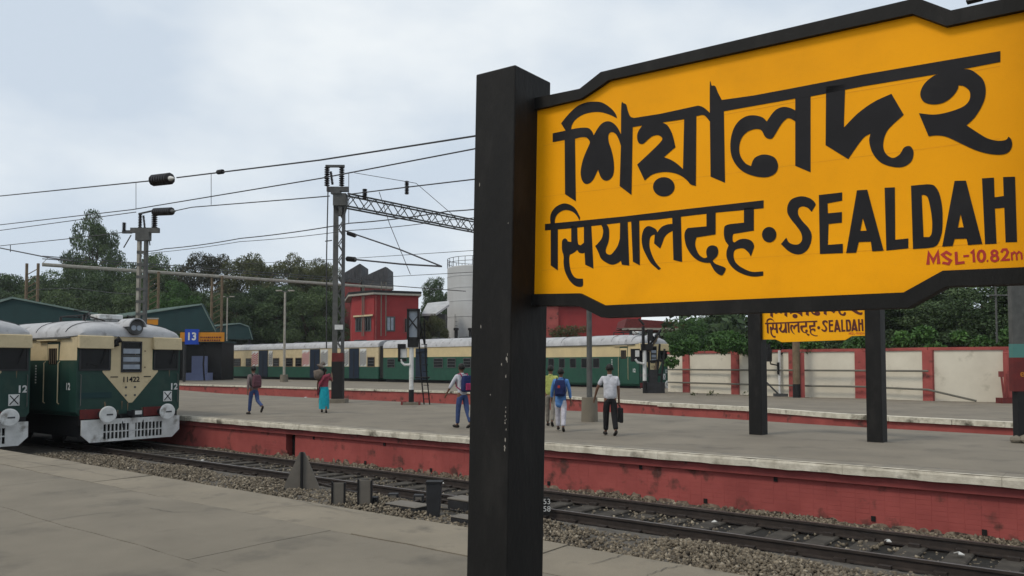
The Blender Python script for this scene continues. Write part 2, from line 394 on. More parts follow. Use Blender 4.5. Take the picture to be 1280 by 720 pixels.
keep = ~inner | (rng.uniform(0, 1, n) < np.where(xs < -6, .28, .10)); keep &= np.abs(np.abs(ys_ - 12.72) - .838) > .09
xs, ys_ = xs[keep], ys_[keep]; n = len(xs)
o = stones('ballast', xs, ys_, bz(ys_) + .03 * np.sin(xs * 1.7 + ys_ * 2) + rng.uniform(-.02, .02, n), rng.uniform(.02, .046, n))
tag(o, 'loose grey brown track ballast between the platforms', 'ballast')

# ------------------------------------------------------------------ station name signs
GA, GB_, GC = (680, 110, 4.8), (880, 90, 4.8), (1080, 50, 4.8)
GD, GE, GF, GG = (680, 240, 6), (820, 240, 6), (970, 220, 6), (1120, 220, 6)
GX = (970, 40, 3.4290)
def parse(s, g):
    out = []
    for w_ in s.split():
        c = w_.endswith('!'); a, b = w_.rstrip('!').split(','); out.append((g[0] + float(a) / g[2], g[1] + float(b) / g[2], c))
    return out
def spline(P, k=5):
    out = []; n = len(P)
    for i in range(n):
        p0, p1_, p2_, p3_ = P[i - 1], P[i], P[(i + 1) % n], P[(i + 2) % n]
        out.append((p1_[0], p1_[1]))
        if p1_[2] and p2_[2]: continue
        a = p1_ if p1_[2] else p0; b = p2_ if p2_[2] else p3_
        m1 = [0, 0] if False else [(p2_[j] - a[j]) * (.5 if not p1_[2] else .9) for j in (0, 1)]
        m2 = [(b[j] - p1_[j]) * (.5 if not p2_[2] else .9) for j in (0, 1)]
        for q in range(1, k):
            t = q / k; t2 = t * t; t3 = t2 * t
            out.append(tuple((2 * t3 - 3 * t2 + 1) * p1_[j] + (t3 - 2 * t2 + t) * m1[j] + (-2 * t3 + 3 * t2) * p2_[j] + (t3 - t2) * m2[j] for j in (0, 1)))
    return out
def ell(cx, cy, rx, ry, g): return [(g[0] + (cx + rx * math.cos(a)) / g[2], g[1] + (cy + ry * math.sin(a)) / g[2]) for a in np.linspace(0, 2 * math.pi, 28, endpoint=False)]
BEN = [
 (GA, "103,212! 150,155 200,110 250,88 300,82 350,88 400,120 430,155 440,183! 400,163 350,147 300,145 240,158 190,190 168,225 163,256! 130,256!"),
 (GA, "53,272! 130,256! 190,243 240,238 270,242 290,262 299,284! 325,240 350,212 380,200 410,207 440,235 466,285! 466,360! 450,310 430,275 405,265 388,282 390,325 405,370 418,430 421,490 412,530 390,552 365,555 345,540 332,512 325,490! 315,512 295,552 270,573 245,573 227,547 221,500 232,440 250,390 270,345 276,325 265,305 250,296 220,296 187,305! 192,680! 127,637! 125,312! 53,325!"),
 (GA, "465,105 480,93 495,102 505,140 520,172 542,180! 700,155! 925,106! 950,113 975,130 998,152! 998,204! 975,175 955,162 915,168! 912,588! 880,578 860,555 820,525 770,508 710,505 650,520 605,555! 560,460! 640,385 700,325 710,300 685,283 650,290 625,310 595,335 570,330 560,300 565,265 590,225! 533,235! 526,642! 455,588! 463,340!", "710,207! 742,225 770,275 790,355! 720,415! 760,430 800,455 835,487! 842,187!"),
 (GB_, "35,97 48,83 68,86 85,125 107,168! 120,235! 127,665! 40,628!"),
 (GB_, "100,169! 300,141! 545,95! 960,15! 1778,-125! 1778,-60! 1400,13! 960,85! 640,147! 545,160! 118,236! 100,236!"),
 (GB_, "550,232! 520,217 480,210 440,222 410,250 378,297! 350,272 300,260 250,268 205,300 175,350 160,420 163,490 185,545 225,590 280,618 350,632 400,625 435,600 445,560 430,520 395,500 350,496 310,512 293,535 283,565! 250,548 220,505 212,455 225,400 260,360 310,342 345,350 365,385 385,400 410,398 430,370 460,320 490,285 515,278 550,297!"),
 (GB_, "548,140! 640,130! 640,602! 548,563!"),
 (GX, "548,355! 480,420 460,480 470,520 500,540 530,525 550,495 575,490 590,515 580,555 545,578 500,578 450,560 415,520 400,470 405,435! 370,460 310,545! 213,485! 215,235! 297,225! 291,410! 350,350 420,300 495,265!"),
 (GC, "470,197! 420,215 370,255 343,300 340,340 365,375 420,387 480,375 530,340 560,300 568,272! 600,278 632,305 637,345 620,380 580,408 500,435 420,448 330,440! 388,578! 440,573 500,583 600,630 680,665 760,685 830,687 870,670 888,635 885,600 868,580! 850,600 800,605 740,590 680,555 615,512! 660,470 700,410 725,350 730,290 715,240 680,205 640,180 590,175! 590,140! 470,160!"),
]
HIN = [
 (GD, "8,240! 300,213! 600,183! 960,140! 1648,62! 1648,122! 1290,155! 1030,185! 840,208! 720,215! 470,243! 200,273! 8,288!"),
 (GD, "50,240! 48,185 65,140 100,105 150,86 200,97 240,130 272,190! 268,214! 245,175 215,148 170,135 130,145 100,170 85,200 82,240!"),
 (GD, "52,265! 105,265! 105,588! 52,550!"),
 (GD, "205,255! 250,255! 255,380 275,400! 300,380! 300,250! 355,240! 372,575! 310,545! 305,455! 290,460 265,455 250,435! 225,455 195,470! 190,500 195,560 210,610 240,645 293,650! 293,700 270,712 230,700 190,660 160,600 148,540 148,480 137,440 135,400 138,365 155,348 172,355 180,370 205,375!"),
 (GD, "420,230! 460,230! 485,265 490,310 485,370 465,430 470,460 500,470 530,440 555,400 570,350! 572,222! 628,215! 640,552! 585,545! 578,515! 550,535 510,545 470,530 430,500 408,450 385,405! 410,380 435,345 445,300 440,265!"),
 (GD, "655,212! 715,205! 720,550! 668,522!"),
 (GD, "850,302! 840,280 800,258 770,260 745,290 733,350 740,410 760,460 800,530 860,585! 878,575! 840,530 810,470 793,410 795,350 812,325 832,320! 826,385! 872,425! 890,380 905,340 930,312 968,290! 968,238! 920,245 880,265"),
 (GE, "122,175! 187,170! 197,525! 132,510!"),
 (GE, "380,150! 448,145! 448,318! 305,340! 295,380 300,420 325,470 360,495 385,490! 378,450 390,415 420,400 455,410 468,440 460,480 425,515! 450,540 515,565 522,585 500,622 475,620 440,590 405,530! 370,530 320,515 270,475 230,410 215,340 220,295 240,270! 380,258!"),
 (GE, "660,120! 735,115! 735,290! 580,315! 575,340 578,370 590,378! 630,355 680,352 720,370 737,405 728,440 712,485! 695,455 660,425 620,425 590,440 583,480 600,530 650,570 720,598 805,595! 805,628! 740,635 680,625 610,595 560,550 532,495 530,445 545,400! 520,365 510,320 512,270 525,250 560,240! 660,230!"),
]
ENG = [
 (GF, "300,215! 268,270! 240,240 200,228 170,245 168,290 200,340 245,390 268,440 262,500 235,555 190,585 140,585 90,560 38,510! 78,462! 100,500 145,515 180,505 197,470 185,420 150,370 110,320 85,270 92,210 125,170 190,152 250,165 285,190"),
 (GF, "322,143! 497,123! 497,185! 388,205! 390,280! 495,270! 495,350! 395,360! 390,517! 502,508! 502,578! 330,585!"),
 (GF, "608,108! 685,103! 808,560! 722,565! 712,492! 622,495! 602,575! 527,578!", "652,315! 680,410! 633,412!"),
 (GF, "815,88! 892,85! 895,478! 993,468! 993,543! 828,560!"),
 (GG, "113,73! 200,65 250,63 290,75 325,130 345,220 350,310 345,420 320,500 290,530 245,540! 128,548!", "193,143! 215,143 240,165 262,260 272,350 268,430 250,458! 207,458!"),
 (GG, "440,37! 525,35! 648,510! 540,518! 530,470! 440,472! 425,525! 347,530!", "485,285! 508,385! 465,387!"),
 (GG, "645,18! 735,12! 740,160! 808,150! 803,8! 893,5! 908,495! 822,498! 812,238! 742,245! 755,508! 668,512!"),
]
MSL = [([(240, 665), (246, 578), (280, 640), (314, 572), (320, 660)], 19), ([(415, 592), (378, 570), (348, 590), (376, 614), (410, 634), (394, 659), (348, 650)], 15), ([(450, 568), (455, 655), (515, 647)], 15),
       ([(505, 602), (548, 598)], 13), ([(562, 580), (580, 562), (586, 647)], 14), ([(640 + 25 * math.cos(a), 600 + 40 * math.sin(a)) for a in np.linspace(0, 6.283, 17)], 14), ([(680, 636), (692, 636)], 12),
       ([(738 + 20 * math.cos(a), 577 + 18 * math.sin(a)) for a in np.linspace(0, 6.283, 15)], 13), ([(740 + 25 * math.cos(a), 617 + 21 * math.sin(a)) for a in np.linspace(0, 6.283, 15)], 13),
       ([(790, 574), (802, 552), (826, 550), (838, 570), (828, 595), (798, 630), (854, 627)], 13), ([(866, 572), (870, 632)], 9), ([(867, 590), (885, 570), (902, 582), (906, 630)], 9), ([(903, 588), (922, 567), (940, 580), (944, 626)], 9)]
# sign frame
D0 = 4.6
U = (RT * 1.33 - FW - UP * .036).normalized()
V_ = (UP - U * UP.dot(U)).normalized(); W_ = V_.cross(U).normalized()
if W_.dot(FW) < 0: W_ = -W_
corner = atD(638.5, 300, D0)
BP = corner + W_ * (.050 * D0)
def uv(px, py):
    p = onpl(px, py, BP, W_) - BP; return p.dot(U), p.dot(V_)
lu = uv(668, 370)[0]
def uvl(pts): return [(uv(a, b)[0] - lu, uv(a, b)[1]) for a, b in pts]
inL = uvl([(671, 138.5), (729, 125), (747.5, 113), (762, 102)]); inR = uvl([(1142, 19.7), (1184, 35)])
otL = uvl([(671, 124), (727.6, 112.5), (754, 91.7)]); otR = uvl([(1147.8, 0), (1190, 15.7)])
ibL = uvl([(668.5, 368), (727.8, 367), (758, 382)]); ibR = uvl([(1131, 366), (1179.7, 339)])
WT = (inL[1][0] + inR[1][0] + ibL[1][0] + ibR[1][0]) / 2
zt1, zt2 = (inL[0][1] + inR[1][1]) / 2, (inL[3][1] + inR[0][1]) / 2
zb1, zb2 = (ibL[0][1] + ibL[1][1]) / 2, (ibL[2][1] + ibR[0][1]) / 2
print('board', WT, zt1, zt2, zb1, zb2, [tuple(round(c, 3) for c in q) for q in inL + inR + ibL + ibR])
ut = .5 * (ibL[1][0] + inL[1][0]); ud = .5 * (ibL[2][0] + inL[3][0])
inner_poly = [(0, inL[0][1]), (inL[1][0], inL[1][1]), (inL[2][0], inL[2][1]), (inL[3][0] + .01, inL[3][1]), (inR[0][0], inR[0][1]), (inR[1][0], inR[1][1]), (WT, inR[1][1]),
              (WT, ibR[1][1]), (ibR[1][0], ibR[1][1]), (ibR[0][0], ibR[0][1]), (ibL[2][0], ibL[2][1]), (ibL[1][0], ibL[1][1]), (0, ibL[0][1])]
FWD = .068
def fr(a, b): return (a[0], b)
outer_poly = [(0, otL[0][1]), (otL[1][0], otL[1][1]), (.5 * (otL[1][0] + otL[2][0]), .5 * (otL[1][1] + otL[2][1])), (otL[2][0], otL[2][1]), (otR[0][0], otR[0][1]), (otR[1][0], otR[1][1]), (WT, otR[1][1]),
              (WT, ibR[1][1] - FWD), (ibR[1][0] + .015, ibR[1][1] - FWD), (ibR[0][0] + .015, ibR[0][1] - FWD), (ibL[2][0] - .015, ibL[2][1] - FWD), (ibL[1][0] - .015, ibL[1][1] - FWD), (0, ibL[0][1] - FWD)]
def lettering(name, items, P3, m, parent, n_out, ofs=.0015, extra=()):
    q = MB(); k = 0
    for it in items:
        g_ = it[0]; loops = [spline(parse(s_, g_)) for s_ in it[1:]]
        o_ = ofs + .0005 * (k % 3); k += 1
        L3 = [[P3(a, b) + n_out * o_ for a, b in lp] for lp in loops]
        flat = [p for lp in L3 for p in lp]; q.add(flat, tessellate_polygon([[Vector(P2(a, b)).to_3d() for a, b in lp] for lp in loops]))
    for (cx, cy, rx, ry, g_) in extra:
        lp = [P3(a, b) + n_out * (ofs + .001) for a, b in ell(cx, cy, rx, ry, g_)]; q.add(lp, [tuple(range(len(lp)))])
    return q.build(name, m, parent)
def P2(a, b): u, v = uv(a, b); return (u - lu, v)
def strokes(name, P3, m, parent, n_out, k=1.0):
    q = MB()
    for i, (pl, w__) in enumerate(MSL):
        w__ = w__ * k
        pts = [Vector(P2(GG[0] + a / 6, GG[1] + b / 6)) for a, b in pl]; hw = w__ / 6 * .0042 / 2 * 1.05; L_, R_ = [], []
        closed = (pts[0] - pts[-1]).length < 1e-3
        for j, p in enumerate(pts):
            d0 = (p - pts[j - 1]).normalized() if j > 0 else ((pts[1] - p).normalized() if not closed else (pts[0] - pts[-2]).normalized())
            d1 = (pts[j + 1] - p).normalized() if j < len(pts) - 1 else (d0 if not closed else (pts[1] - pts[0]).normalized())
            d = (d0 + d1).normalized() if (d0 + d1).length > .3 else d0; nn = Vector((-d.y, d.x)); c = max(.5, nn.dot(Vector((-d1.y, d1.x))))
            L_.append(p + nn * hw / c); R_.append(p - nn * hw / c)
        vs = [P3u(u) + n_out * (.0015 + .0003 * (i % 3)) for u in L_ + R_ for P3u in (P3,)]
        nn_ = len(pts); q.add(vs, [(j, j + 1, j + 1 + nn_, j + nn_) for j in range(nn_ - 1)])
    return q.build(name, m, parent)
def station_sign(B, u, v, wd, zb, zt, label, group, a, b, c, small=False):
    """B = board plane point at u=v=0, u along, v up, wd away from viewer; a,b post size, c setback of the board"""
    root = empty('station_sign', tuple(B + v * zb)); inv = root.location
    def X(p): return p - inv
    for k in (0, 1):
        q = MB(); x0 = -a if k == 0 else WT; pts = []
        for zz in (zb, zt):
            for aa, bb in ((x0, -c), (x0 + a, -c), (x0 + a, -c + b), (x0, -c + b)): pts.append(X(B + u * (aa + (0 if k == 0 else .0)) + wd * bb + v * zz))
        top = sum((p for p in pts[4:]), Vector()) / 4 + v * .05
        q.add(pts, [(3, 2, 1, 0), (0, 1, 5, 4), (1, 2, 6, 5), (2, 3, 7, 6), (3, 0, 4, 7), (4, 5, 6, 7)])
        po = q.build('post', 'post_black', root); bevel(po, .008, 2)
        if not small and k == 0:
            cr = random.Random(4)
            chips = [(-.007 - cr.random() * .012, -.55 - cr.random() ** .7 * .75, cr.uniform(.002, .006)) for _ in range(20)] + [(-.05, -.72, .005), (-.21, -.5, .004), (-.13, -.9, .004), (-.285, -1.02, .007), (-.24, .35, .006), (-.02, .1, .003)]
            for aa, zz, s_ in chips:
                q = MB(); ky = cr.uniform(1.2, 4); cc = X(B + u * (aa - lu) - wd * (c + .0015) + v * zz); q.add([cc + u * (s_ * math.cos(t_) * cr.uniform(.5, 1)) + v * (s_ * ky * math.sin(t_) * cr.uniform(.5, 1)) for t_ in (0, 1.1, 2.1, 3.2, 4.2, 5.3)], [(0, 1, 2, 3, 4, 5)]); q.build('paint_chip', 'chip', po)
    q = MB(); q.prism([X(B + u * x + v * y) for x, y in inner_poly], wd * .05); q.build('board', 'yellow_small' if small else 'yellow', root)
    if not small:
        q = MB(); n_ = len(outer_poly); f0, f1 = -.028, .07; vs = []
        for dd in (f0, f1):
            for pl in (outer_poly, inner_poly): vs += [X(B + u * x + v * y + wd * dd) for x, y in pl]
        fs = []
        for i in range(n_):
            j = (i + 1) % n_
            if i in (6, 12): continue
            fs += [(i, j, n_ + j, n_ + i), (2 * n_ + i, 2 * n_ + j, 3 * n_ + j, 3 * n_ + i), (i, j, 2 * n_ + j, 2 * n_ + i), (n_ + i, n_ + j, 3 * n_ + j, 3 * n_ + i)]
        q.add(vs, fs); fo = q.build('frame', 'post_black', root)
        q = MB(); q.bx(-.03, .03, -.02, .02, 0, .05); br = q.build('bracket', 'steel_dark', root); br.location = X(B + u * (uv(1217, 8)[0] - lu) + v * (otR[1][1] + .04) + wd * .03)
        q = MB(); q.tube([X(B + u * (uv(1217, 8)[0] - lu) + v * (otR[1][1] + .06) + wd * .03), X(B + u * (WT + .05) + v * (otR[1][1] + .10) + wd * .03)], .004); q.build('cable', 'wire', root)
    if not small:
        for y_ in (zb2 + .21, (zb2 + zt2) / 2 + .02, zt2 - .30):
            q = MB(); pts_ = [X(B + u * (WT * t_ / 12 * .93 + .05) + v * (y_ + .0012 * math.sin(t_ * 1.7)) - wd * .0006) for t_ in range(13)]
            q.add([p + v * .0013 for p in pts_] + [p - v * .0013 for p in pts_], [(i, i + 1, i + 14, i + 13) for i in range(12)]); q.build('sheet_seam', 'yellow_seam', root)
    P3 = lambda a_, b_: X(B + u * P2(a_, b_)[0] + v * P2(a_, b_)[1])
    P3u = lambda p: X(B + u * p[0] + v * p[1])
    e = 3 if small else 1
    lettering('bengali_lettering', BEN, P3, 'letter_brown' if small else 'letter_black', root, -wd, .0015 * e, [(720, 593, 65, 58, GA)])
    lettering('hindi_lettering', HIN, P3, 'letter_brown' if small else 'letter_black', root, -wd, .0015 * e, [(850, 320, 54, 58, GE)])
    lettering('english_lettering', ENG, P3, 'letter_brown' if small else 'letter_black', root, -wd, .0015 * e)
    strokes('elevation_lettering', P3u, 'letter_red', root, -wd)
    tag(root, label, 'sign', group)
    return root
LU = BP + U * lu
ztop = (atD(642, 82, D0) - corner).dot(V_) - (BP - corner).dot(V_)
station_sign(LU, U, V_, W_, -BP.z - .05, ztop, 'large yellow station name board on thick black posts, on the near platform, black lettering', 'station name boards', .0645 * D0, .080 * D0, .050 * D0)
A2, B2 = at(945, 543), at(1098, 552.5); u2 = (B2 - A2).normalized(); w2 = UP.cross(u2); w2 = w2 if w2.dot(FW) > 0 else -w2
ctr = (A2 + B2) / 2; B2p = ctr - u2 * (WT / 2); z2 = (atD(1015, 427, (ctr).dot(FW)).z) - ibL[2][1]
station_sign(B2p + UP * z2, u2, UP, w2, -z2 - .02, 3.5 - z2, 'yellow station name board with brown lettering between black posts on the middle platform', 'station name boards', .34, .34, .12, True)

# ------------------------------------------------------------------ flat lettering for small signs
def text_mesh(name, txt, size, m, parent, loc, rot, bold=0.0):
    cu = bpy.data.curves.new(name, 'FONT'); cu.body = txt; cu.size = size; cu.align_x = 'CENTER'; cu.align_y = 'CENTER'; cu.offset = bold
    tmp = bpy.data.objects.new(name, cu); C.objects.link(tmp)
    me = bpy.data.meshes.new_from_object(tmp.evaluated_get(bpy.context.evaluated_depsgraph_get())); bpy.data.objects.remove(tmp); me.materials.clear(); me.materials.append(M[m])
    o = link(name, me, parent); o.location = loc; o.rotation_euler = rot; return o
YAW = math.atan2(-hx, hy)
def rect(name, m, parent, x, y0, y1, z0, z1, th=.01):     # plate on the front face of a train
    q = MB(); q.bx(x - .01, x + th, y0, y1, z0, z1); return q.build(name, m, parent)

# ------------------------------------------------------------------ electric trains
def emu(label, loc, rz, length=19.5, number='11422', sc=1.0, boxlow=True, group='suburban electric trains', bright=False):
    root = empty('electric_train', loc, rz); root.scale = (1, 1, sc)
    G_, CR = ('green_bright', 'cream_bright') if bright else ('green_body', 'cream')
    W = 1.76
    # body shell, tapering slightly to the front
    secs = [(0, W - .05), (-.35, W), (-1.5, W), (-length, W)]
    prof = lambda w_: [(-w_ + .1, 1.02), (-w_, 1.15), (-w_, 2.74), (-w_ + .02, 3.47)]
    q = MB()
    for i in range(3):
        x0, w0 = secs[i]; x1, w1 = secs[i + 1]
        for sg in (1, -1):
            a = [(x0, sg * y, z) for y, z in prof(w0)]; b = [(x1, sg * y, z) for y, z in prof(w1)]
            for k in range(3): q.add([a[k], a[k + 1], b[k + 1], b[k]], [(0, 1, 2, 3)], CR if k == 2 else G_)
    w0 = W - .05
    q.add([(0, -w0 + .1, 1.02), (0, w0 - .1, 1.02), (0, w0, 1.15), (0, w0, 3.5), (0, -w0, 3.5), (0, -w0, 1.15)], [(0, 1, 2, 3, 4, 5)], G_)
    q.add([(-length, -W, 1.02), (-length, W, 1.02), (-length, W, 3.5), (-length, -W, 3.5)], [(0, 1, 2, 3)], G_)
    q.add([(0, -w0, 1.02), (0, w0, 1.02), (-length, w0, 1.02), (-length, -w0, 1.02)], [(0, 1, 2, 3)], 'dark')
    q.build('body', None, root)
    # roof
    q = MB(); rs = [(.04, W - .22, 3.50, .02), (.03, W - .10, 3.50, .20), (-.12, W - .03, 3.49, .36), (-.45, W + .03, 3.48, .47), (-1.0, W + .04, 3.47, .56), (-1.8, W + .04, 3.47, .60), (-length, W + .04, 3.47, .60)]; N = 17; vs = []
    for x, w_, z, h in rs:
        for k in range(N):
            a = math.pi * k / (N - 1); vs.append((x, -w_ * math.copysign(abs(math.cos(a)) ** .62, math.cos(a)), z + h * math.sin(a) ** .8))
    fs = [(i * N + k, i * N + k + 1, (i + 1) * N + k + 1, (i + 1) * N + k) for i in range(len(rs) - 1) for k in range(N - 1)] + [tuple(range(N)), tuple(range((len(rs) - 1) * N, len(rs) * N))]
    q.add(vs, fs); rf = smooth_angle(q.build('roof', 'roof_grey', root), 50)
    for x in (-.62, -2.6, -5.2, -8, -11, -14):
        q = MB(); pts = []
        for k in range(1, N - 1):
            a = math.pi * k / (N - 1); h = .605 if x < -1.5 else .53; pts.append((x, -(W + .04) * math.copysign(abs(math.cos(a)) ** .62, math.cos(a)), 3.47 + h * math.sin(a) ** .8 + .006))
        q.tube(pts, .014, None, 4); q.build('roof_seam', 'steel_dark', rf)
    q = MB(); q.bx(-length, -.3, -W - .07, -W - .01, 3.42, 3.46); q.build('gutter', 'steel_grey', root)
    # front: cream centre panel with the V
    q = MB(); q.prism([(.012, y, z) for y, z in ((-.66, 3.5), (.72, 3.5), (.72, 2.44), (.92, 2.42), (.92, 2.37), (.06, 1.38), (-.06, 1.38), (-.92, 2.37), (-.92, 2.42), (-.66, 2.44))], (-.02, 0, 0)); q.build('front_panel', CR, root)
    for y0, y1 in ((-1.71, -.64), (.70, 1.70)):
        q = MB(); q.prism([(.0, y0, 3.52), (.0, y0, 3.12), (.16, y0, 3.10), (.13, y0, 3.50)], (0, y1 - y0, 0)); v_ = q.build('window_visor', CR, root); bevel(v_, .015, 1)
        q = MB(); wy0, wy1 = y0 + .06, y1 - .05
        q.bx(-.01, .03, wy0, wy0 + .05, 2.45, 3.1); q.bx(-.01, .03, wy1 - .05, wy1, 2.45, 3.1); q.bx(-.01, .03, wy0, wy1, 2.42, 2.47)
        fm = q.build('window_frame', 'dark_metal', root); rect('pane', 'glass', fm, .006, wy0 + .03, wy1 - .03, 2.46, 3.1, .006)
        q = MB(); q.tube([(.07, wy1 - .15, 3.08), (.06, wy1 - .3, 2.62)], .012, None, 4); q.build('wiper', 'dark', fm)
    # centre window with pale slatted blind
    q = MB()
    q.bx(.0, .05, -.34, -.29, 2.36, 3.36); q.bx(.0, .05, .29, .34, 2.36, 3.36); q.bx(.0, .05, -.29, .29, 3.31, 3.36); q.bx(.0, .05, -.29, .29, 2.36, 2.41)
    fm = q.build('window_frame', 'dark_metal', root); rect('pane', 'glass', fm, .014, -.29, .29, 2.41, 3.31, .004)
    for z in (2.46, 2.70, 2.96): rect('blind_slat', 'glass_pale', fm, .024, -.28, .28, z, z + .15 if z < 2.95 else z + .16, .012)
    rect('blind_slat', 'steel_dark', fm, .024, -.28, .28, 2.62, 2.69, .008); rect('blind_slat', 'steel_dark', fm, .024, -.28, .28, 2.86, 2.93, .008)
    text_mesh('running_number', number, .235, 'letter_black', root, (.021, 0.0, 2.12), (R(90), 0, R(90)), .006)
    for y, z in ((-.16, 1.88), (.14, 1.88), (-.16, 1.62), (.14, 1.62)): rect('bolt', 'steel_dark', root, .016, y - .03, y + .03, z - .03, z + .03)
    for y in (-.55, .55): rect('jumper_bracket', 'dark', root, .016, y - .12, y + .12, 2.2, 2.23)
    rect('grab_rail', 'steel_grey', root, .03, -1.62, -.62, 1.56, 1.72) if False else rect('lower_panel', 'steel_dark' if bright else 'teal', root, .006, -1.62, -.62, 1.56, 1.74)
    text_mesh('unit_number', '12', .29, 'white_paint', root, (.012, 1.50, 1.86), (R(90), 0, R(90)), .01)
    pl = rect('cross_plate', 'white_paint', root, .012, 1.13, 1.43, 1.38, 1.72)
    for a in (1, -1):
        q = MB(); q.box((.026, 1.28, 1.55), (.004, .03, .36), mtx=Matrix.Rotation(a * .72, 3, 'X')); q.build('cross_stroke', 'letter_black', pl)
    text_mesh('unit_number', '12', .29, 'white_paint', root, (-.42, -W - .004, 1.92), (R(90), 0, 0), .01)
    # headlight under its hood
    q = MB(); q.tube([(-.5, .06, 3.80), (.16, .06, 3.80)], .24, None, 20); hl = smooth_angle(q.build('headlight', 'steel_grey', root))
    q = MB(); q.tube([(.13, .06, 3.80), (.175, .06, 3.80)], [.225, .215], None, 20); q.build('lens', 'steel_dark', hl)
    for dy in (-.09, .09):
        q = MB(); q.tube([(.16, .06 + dy, 3.79), (.185, .06 + dy, 3.79)], .085, None, 12); q.build('bulb', 'glass_pale', hl)
    q = MB(); vs = []
    for x in (-.5, .26):
        for rr in (.275, .31):
            for k in range(13): a = R(5) + R(170) * k / 12; vs.append((x, .06 - rr * math.cos(a), 3.80 + rr * math.sin(a)))
    fs = []
    for k in range(12): fs += [(k, k + 1, 26 + k + 1, 26 + k), (13 + k, 13 + k + 1, 39 + k + 1, 39 + k), (26 + k, 26 + k + 1, 39 + k + 1, 39 + k), (k, k + 1, 13 + k + 1, 13 + k)]
    q.add(vs, fs); q.build('hood', 'roof_grey', hl)
    q = MB(); q.tube([(.02, -.62, 3.28), (.16, -.45, 3.42)], [.05, .11], None, 8); q.tube([(.02, -.66, 3.20), (.15, -.52, 3.28)], [.05, .09], None, 8); q.build('horn', 'dark', root)
    # buffer beam, buffers, coupler, cow catcher
    q = MB(); q.bx(-.3, .02, -1.62, 1.62, .72, 1.04); q.build('buffer_beam', 'dark', root)
    for y0, y1 in ((-1.60, -.72), (.42, 1.2)): rect('beam_plate', 'maroon', root, .03, y0, y1, .93, 1.22, .04)
    for y in (-.98, .98):
        q = MB(); q.tube([(.02, y, 1.06), (.50, y, 1.06)], .10, None, 12); b_ = q.build('buffer', 'dark_metal', root)
        q = MB(); q.tube([(.50, y, 1.06), (.53, y, 1.06), (.545, y, 1.06)], [.265, .265, .23], None, 24); q.build('buffer_face', 'white_paint', b_)
        q = MB(); q.box((.548, y + .04, 1.06), (.004, .2, .05)); q.build('scuff', 'steel_dark', b_)
    q = MB(); q.bx(.0, .42, -.10, .10, .98, 1.12); q.bx(.34, .5, -.14, .16, .95, 1.16); q.build('coupler', 'dark_metal', root); rect('coupler_head', 'white_paint', root, .51, -.11, .11, 1.02, 1.14)
    q = MB(); X0 = .14
    out = [(-1.62, .90), (1.62, .90), (1.62, .48), (1.36, .2), (-1.36, .2), (-1.62, .48)]
    # frame with real slots
    def pan(y0, y1, z0, z1): q.bx(X0, X0 + .05, y0, y1, z0, z1)
    pan(-1.62, 1.62, .74, .90); q.prism([(X0 + .05, y, z) for y, z in ((-1.62, .74), (-.98, .74), (-.98, .2), (-1.36, .2), (-1.62, .44))], (-.05, 0, 0)); q.prism([(X0 + .05, y, z) for y, z in ((1.0, .74), (1.62, .74), (1.62, .44), (1.36, .2), (1.0, .2))], (-.05, 0, 0))
    pan(-.98, 1.0, .2, .28); pan(-.98, 1.0, .485, .52); pan(-.12, .08, .28, .74)
    y = -.98
    while y < 1.0:
        if not -.2 < y < .08: pan(y, y + .035, .28, .485); pan(y, y + .035, .52, .74)
        y += .124
    q.build('cow_catcher', 'white_paint', root)
    q = MB(); q.bx(-.3, X0 - .05, -1.5, 1.5, .25, .8); q.build('underframe', 'dark', root)
    q = MB(); q.bx(-length, -.3, -1.45, 1.45, .35, 1.05); q.build('equipment_boxes', 'dark', root)
    for xb in (-2.9, -5.3, -length + 3):
        for sg in (-1, 1):
            q = MB(); q.tube([(xb, sg * .77, .46), (xb, sg * .90, .46)], .46, None, 20); q.build('wheel', 'dark_metal', root)
    # cab door on the platform side
    for sg in (-1,):
        q = MB(); q.bx(-1.80, -1.02, -W - .012, -W + .02, 1.2, 3.32, G_); d_ = q.build('cab_door', None, root)
        q = MB(); q.bx(-1.76, -1.06, -W - .02, -W - .011, 2.74, 3.25); q.build('door_head', CR, d_)
        q = MB(); q.bx(-1.68, -1.14, -W - .028, -W - .019, 2.62, 3.12); q.build('pane', 'glass', d_)
        for xx in (-1.58, -1.45, -1.32, -1.2):
            q = MB(); q.bx(xx, xx + .02, -W - .04, -W - .03, 2.62, 3.12); q.build('window_bar', 'rust_tan', d_)
        for xx in (-1.88, -.94):
            q = MB(); q.tube([(xx, -W - .02, 2.70), (xx, -W - .07, 2.66), (xx, -W - .07, 1.42), (xx, -W - .02, 1.38)], .016, None, 6); q.build('handrail', 'cream', d_)
    for i in range(7): 
        q = MB(); q.bx(-2.62, -2.54, -W - .006, -W, 2.0 + i * .09, 2.05 + i * .09); q.build('stencil_mark', 'white_paint', root)
    q = MB(); q.bx(-2.35, -1.0, -W - .10, -W + .03, 3.36, 3.40); q.build('door_hood', 'cream', root)
    # passenger windows and doors along the side
    x = -4.2
    while x > -length + 1.2:
        for sg in (-1, 1):
            q = MB(); q.bx(x - .35, x + .35, sg * W - .012, sg * W + .012, 2.05, 2.68); f_ = q.build('window', 'steel_dark', root)
            q = MB(); q.bx(x - .3, x + .3, sg * W - .016, sg * W + .016, 2.1, 2.64); q.build('pane', 'glass', f_)
        x -= 1.25
    # roof gear
    q = MB(); q.bx(-1.6, -1.0, -.55, .25, 4.10, 4.26); q.bx(-1.5, -1.1, -.45, .15, 3.95, 4.10); bo = q.build('roof_box', 'white_paint', root); bevel(bo, .03, 2)
    q = MB()
    for y in (-.7, .45):
        for x in (-3.3, -1.7): q.tube([(x, y, 4.02), (x, y, 4.22)], [.05, .04], None, 8)
    q.build('insulator', 'ceramic', root)
